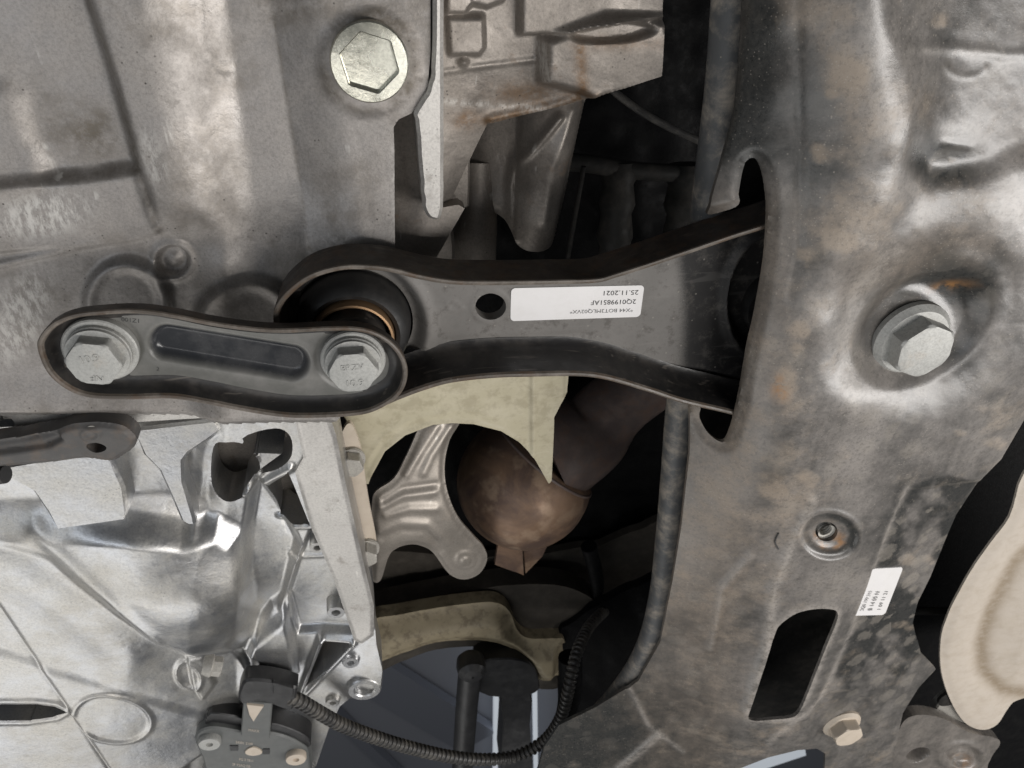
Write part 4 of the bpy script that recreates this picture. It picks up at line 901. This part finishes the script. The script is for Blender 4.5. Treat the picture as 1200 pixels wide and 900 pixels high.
tube('weld_seam', [ctr + axd * Rb * .50 + (axd.cross(Vector((0, 0, 1))).normalized() * math.cos(t) + axd.cross(axd.cross(Vector((0, 0, 1)))).normalized() * math.sin(t)) * Rb * .866 for t in np.linspace(0, 2 * math.pi, 40)], .0012, MAT['pipe'], ex, 8, False, 60, 0)
prism('hanger_tab', [(585, 628), (612, 634), (614, 674), (608, 672), (596, 668), (580, 662)], .405, .409, MAT['rust'], ex, .0003)
prism('hanger_tab', [(612, 634), (645, 632), (636, 652), (616, 672)], .412, .415, MAT['rust'], ex, .0003)

# ================================================================== front beam and drop link in the gap
bm = smoothc([(428, 724), (470, 706), (520, 697), (570, 689), (620, 684), (660, 687), (692, 700), (711, 726), (706, 747), (688, 754), (664, 756), (661, 790), (655, 806), (640, 808), (626, 804), (612, 781), (592, 763), (560, 757), (510, 762), (470, 776), (428, 788)], 4)
bme = empty('front_beam', tuple(P(560, 740, .42)), 'dusty olive pressed steel beam crossing the gap below the exhaust', 'beam')
def f_bm(U, V):
    return 5 * S(0, 24, -sd(bm, U, V)) + 3 * (fbm(U, V, 50, 51) - .5)
heightfield('beam_web', bm, [(428, 700, .44), (700, 690, .435), (700, 810, .425), (428, 800, .43)], f_bm, MAT['firewall'], bme, step=.001, skirt=.02, soft=2)  # dark web material also carries the shade of its upper face
bf = smoothc([(428, 731), (470, 720), (520, 711), (560, 706), (584, 707), (598, 718), (606, 738), (620, 748), (650, 748), (662, 752), (661, 790), (652, 797), (636, 797), (624, 790), (612, 772), (594, 757), (560, 750), (510, 753), (470, 766), (428, 777)], 4)
def f_bf(U, V):
    d = -sd(bf, U, V)
    return 11 * S(0, 18, d) + 1.2 * (fbm(U, V, 30, 52) - .5) - 5 * S(644, 652, U) * S(752, 760, V)
heightfield('beam_flange', bf, [(428, 720, .424), (700, 700, .420), (650, 800, .412), (428, 780, .416)], f_bf, MAT['beam'], bme, step=.0009, skirt=.012, soft=2)
o, _ = heightfield('shadow_panel', [(430, 640), (560, 655), (700, 640), (790, 600), (780, 740), (700, 770), (560, 745), (430, 750)], [(430, 650, .47), (790, 650, .47), (430, 750, .47), (780, 740, .47)], lambda U, V: 10 * (fbm(U, V, 50, 61) - .5), MAT['firewall'], None, step=.003)
o.name = 'firewall'; tag(o, 'dark dusty panel above the olive beam', kind='structure')
o, _ = heightfield('dark_filler_panel', [(655, 735), (800, 660), (800, 800), (760, 820), (700, 850), (655, 850)], [(655, 735, .425), (800, 670, .42), (790, 800, .40), (660, 840, .41)], lambda U, V: 12 * (fbm(U, V, 40, 62) - .5), MAT['dark_bay'], None, step=.003)  # dark panel added to close the view onto the pale ceiling
tag(o, 'black filler panel behind the subframe end', kind='structure')
lk = empty('drop_link', tuple(P(550, 800, .40)), 'black ball jointed drop link hanging below the olive beam', 'drop link')
b0 = P(552, 780, .40)
lathe('ball_joint', b0, [(.001, .388), (.008, .389), (.0118, .393), (.0127, .400), (.0116, .407), (.007, .411), (.001, .412)], MAT['plastic'], lk, 28)
tube('link_rod', [P(551, 782, .400), P(546, 840, .400), P(540, 930, .400)], .0100, MAT['plastic'], lk, 20)
prism('link_bracket', smoothc([(558, 780), (590, 772), (622, 778), (632, 800), (628, 812), (600, 818), (562, 812)], 3), .405, .425, MAT['plastic'], lk, .0012)
prism('damper_post', smoothc([(589, 814), (622, 814), (621, 850), (622, 915), (589, 915), (590, 850)], 3), .43, .46, MAT['plastic'], lk, .0012)

# ================================================================== small parts in the dark bay
br1 = tube('braided_cable', [P(690, 78, .40), P(716, 104, .40), P(750, 130, .40), P(790, 152, .40), P(835, 172, .40)], .0020, MAT['loom'], None, 10); tag(br1, 'thin braided cable slanting through the dark engine bay', 'cable')
o = tube('thin_rod', [P(684, 195, .43), P(676, 240, .43), P(664, 310, .43)], .0016, MAT['bay_grey'], None, 10); tag(o, 'thin grey rod standing upright in the dark bay', 'rod')
o = tube('coolant_pipe', [P(640, 188, .45), P(690, 192, .45), P(740, 200, .45), P(840, 205, .45)], .0055, MAT['bay_grey'], None, 14); tag(o, 'dark horizontal pipe behind the tapered boss', 'pipe')
for k, (u, v, rx) in enumerate(((722, 250, .012), (802, 252, .014))):
    o = tube('foil_hose', [P(u + 4, v - 60, .455), P(u, v, .450), P(u - 4, v + 70, .455)], [rx * .9 * (1 + .10 * ((i * 7) % 3 - 1)) for i in range(13)], MAT['bay_grey'], None, 18)
    tag(o, ('left' if k == 0 else 'right') + ' dark foil wrapped hose above the torque arm', 'hose', 'foil hoses')
o = tube('bay_bracket', [P(690, 640, .44), P(700, 690, .44), P(690, 740, .43), P(700, 790, .42)], [.007, .006, .006, .007], MAT['dark_bay'], None, 12); tag(o, 'black strut beside the right end of the olive beam', 'strut')
o = tube('bay_bracket', [P(668, 770, .38), P(668, 815, .37), P(660, 850, .36)], [.010, .010, .008], MAT['dark_bay'], None, 16); o.name = 'rubber_mount'; tag(o, 'black rubber mount between beam and subframe end', 'mount')

# ================================================================== level sensor, connector and corrugated cable
se = empty('level_sensor', tuple(P(295, 875, .325)), 'dark grey plastic sensor on the bottom edge of the sump', 'sensor')
zs = .322
prism('sensor_body', smoothc([(228, 866), (246, 853), (285, 858), (322, 860), (352, 872), (362, 890), (352, 960), (236, 960), (240, 900)], 4), zs, .345, MAT['grey_plastic'], se, .0012)
nk = prism('sensor_neck', [(285, 822), (319, 824), (316, 866), (282, 862)], zs - .003, .335, MAT['grey_plastic'], se, .0008)
prism('latch_tab', [(289, 826), (309, 828), (301, 840), (297, 846), (292, 838)], zs - .0045, zs - .002, MAT['cream_strip'], nk, .0003)
prism('gasket', smoothc([(248, 836), (284, 842), (282, 856), (250, 853), (240, 848)], 3), zs + .004, .34, MAT['plastic'], se, .0006)
prism('gasket', smoothc([(318, 848), (345, 856), (362, 866), (362, 876), (340, 868), (317, 862)], 3), zs + .002, .34, MAT['plastic'], se, .0006)
cn = prism('connector', smoothc([(281, 808), (286, 799), (296, 797), (320, 799), (346, 806), (348, 812), (343, 832), (330, 831), (312, 824), (300, 823), (284, 826), (279, 818)], 3), zs - .009, zs + .002, MAT['plastic'], se, .0015)
prism('connector_lock', [(320, 800), (344, 807), (343, 818), (320, 813)], zs - .0105, zs - .008, MAT['plastic'], cn, .0005)
prism('oval_window', smoothc([(288, 880), (296, 876), (306, 880), (306, 884), (296, 886), (288, 884)], 3), zs - .0012, zs + .002, MAT['cream_strip'], se, .0003)
for q in ([(269, 874), (279, 874), (279, 880), (270, 880)], [(308, 878), (316, 878), (316, 884), (308, 884)]): prism('vent', q, zs - .0006, zs + .002, MAT['plastic'], se, .0002)
for body, u, v, s in (('MAXX', 291, 857, 4.5), ('24201 2109', 276, 871, 4.2), ('PG 3 7811', 280, 868 + 23, 4.0), ('2F 92AQ EB', 272, 897, 4.2)):
    text_mesh('print', body, lambda x, y, u=u, v=v: P(u + x, v + .12 * x - y, zs - (.0034 if v == 857 else .0003)), MAT['side_shield'], se, s)
for (u, v, mt, lb) in ((246, 869, MAT['zinc'], 'pale round screw at the left of the sensor'), (347, 887, MAT['cream_strip'], 'cream round screw at the right of the sensor')):
    c = P(u, v, zs - .002); e = empty('screw', tuple(c), lb, 'screw', 'sensor screws')
    lathe('screw_head', c, [(.0070, zs + .001), (.0074, zs - .003), (.0068, zs - .0044), (.0024, zs - .0044), (.0020, zs - .0025), (.0004, zs - .0022)], mt, e, 28)
# sideways bolt in the sump
a = P(246, 780, .300); b = P(266, 782, .300); d = (b - a).normalized()
sbt = empty('hex_bolt', tuple(a), 'hex bolt lying sideways in the sump casting above the sensor', 'bolt')
def rodring(o, d, r, n, a0=0.0, hexa=False):
    u = d.cross(Vector((0, 0, 1))).normalized(); w = d.cross(u); out = []
    for k in range(n):
        t = 2 * math.pi * k / n; rr = r
        if hexa: q = (t - a0) % (math.pi / 3) - math.pi / 6; rr = r * math.cos(math.pi / 6) / math.cos(q)
        out.append(o + (u * math.cos(t) + w * math.sin(t)) * rr)
    return out
loft('flange', [rodring(a + d * x, d, r, 36) for x, r in ((-.004, .0052), (-.001, .0062), (.0008, .0066), (.0016, .0060))], MAT['zinc_dull'], sbt, True, True, True)
loft('hex_head', [rodring(a + d * x, d, r, 36, .2, True) for x, r in ((.001, .0058), (.0062, .0058), (.0068, .0052))], MAT['zinc_dull'], sbt, True, True, True, 25)

cp = np.array(smoothc([list(P(u, v, z)) for u, v, z in ((338, 816, .3165), (352, 822, .3170), (376, 836, .318), (402, 850, .320), (440, 864, .324), (480, 876, .328), (530, 887, .332), (575, 890, .335), (610, 884, .338), (640, 866, .340), (658, 838, .343), (668, 800, .352), (676, 765, .372), (690, 735, .400), (712, 712, .430))], 40, False))
seg = np.concatenate([[0], np.cumsum(np.linalg.norm(np.diff(cp, axis=0), axis=1))]); Lc = seg[-1]
pitch = .0043; ts = np.arange(0, Lc, pitch / 6)
cp = np.stack([np.interp(ts, seg, cp[:, k]) for k in range(3)], -1)
ph = (np.arange(len(ts)) % 6)
cr_r = np.array([.0037, .0039, .0050, .0051, .0050, .0039])[ph]
o = tube('corrugated_cable', [Vector(p) for p in cp], cr_r, MAT['loom'], None, 14, True, 40, 0)
tag(o, 'black corrugated cable sleeve sagging from the sensor to the subframe', 'cable')

# ================================================================== lever at the left edge
lv = empty('lever', tuple(P(80, 520, .285)), 'dark grey pressed lever with a hole at the left edge under the bracket', 'lever')
lev_out = smoothc([(-220, 540), (0, 516), (50, 509), (82, 497), (105, 494), (130, 495), (148, 500), (160, 512), (158, 522), (145, 532), (130, 539), (100, 536), (50, 542), (0, 546), (-220, 572)], 4)
lh = smoothc([(104, 517), (114, 515), (125, 519), (125, 524), (114, 527), (104, 522)], 3)
def f_lv(U, V):
    h = 2.2 * S(0, 5, -sd(lev_out, U, V))
    h += poly([(-230, 545), (20, 515), (70, 506), (74, 512), (60, 520), (20, 526), (-230, 556)], -3.4, 5, U, V)
    h += line([(-60, 529), (0, 524), (50, 518), (74, 508)], .9, 2.5, U, V)
    r = ell(108, 506, 10, 6, U, V); h += .8 * np.exp(-((r - 1) / .2) ** 2)
    return h
heightfield('lever_arm', lev_out, [(-220, 540, .288), (160, 500, .284), (0, 546, .286), (150, 535, .285)], f_lv, MAT['lever'], lv, holes=[lh], step=.0006, skirt=.008)
lathe('rivet', P(108, 506, .2822), [(.0030, .2836), (.0028, .2826), (.0010, .2824), (.0002, .2824)], MAT['zinc_dull'], lv, 24)
o = tube('hose_end', [P(-160, 562, .300), P(-30, 556, .292), P(-5, 556, .290), P(7, 556, .289)], [.0045, .0045, .0045, .004], MAT['plastic'], None, 20); tag(o, 'black hose end poking in at the left edge below the lever', 'hose')
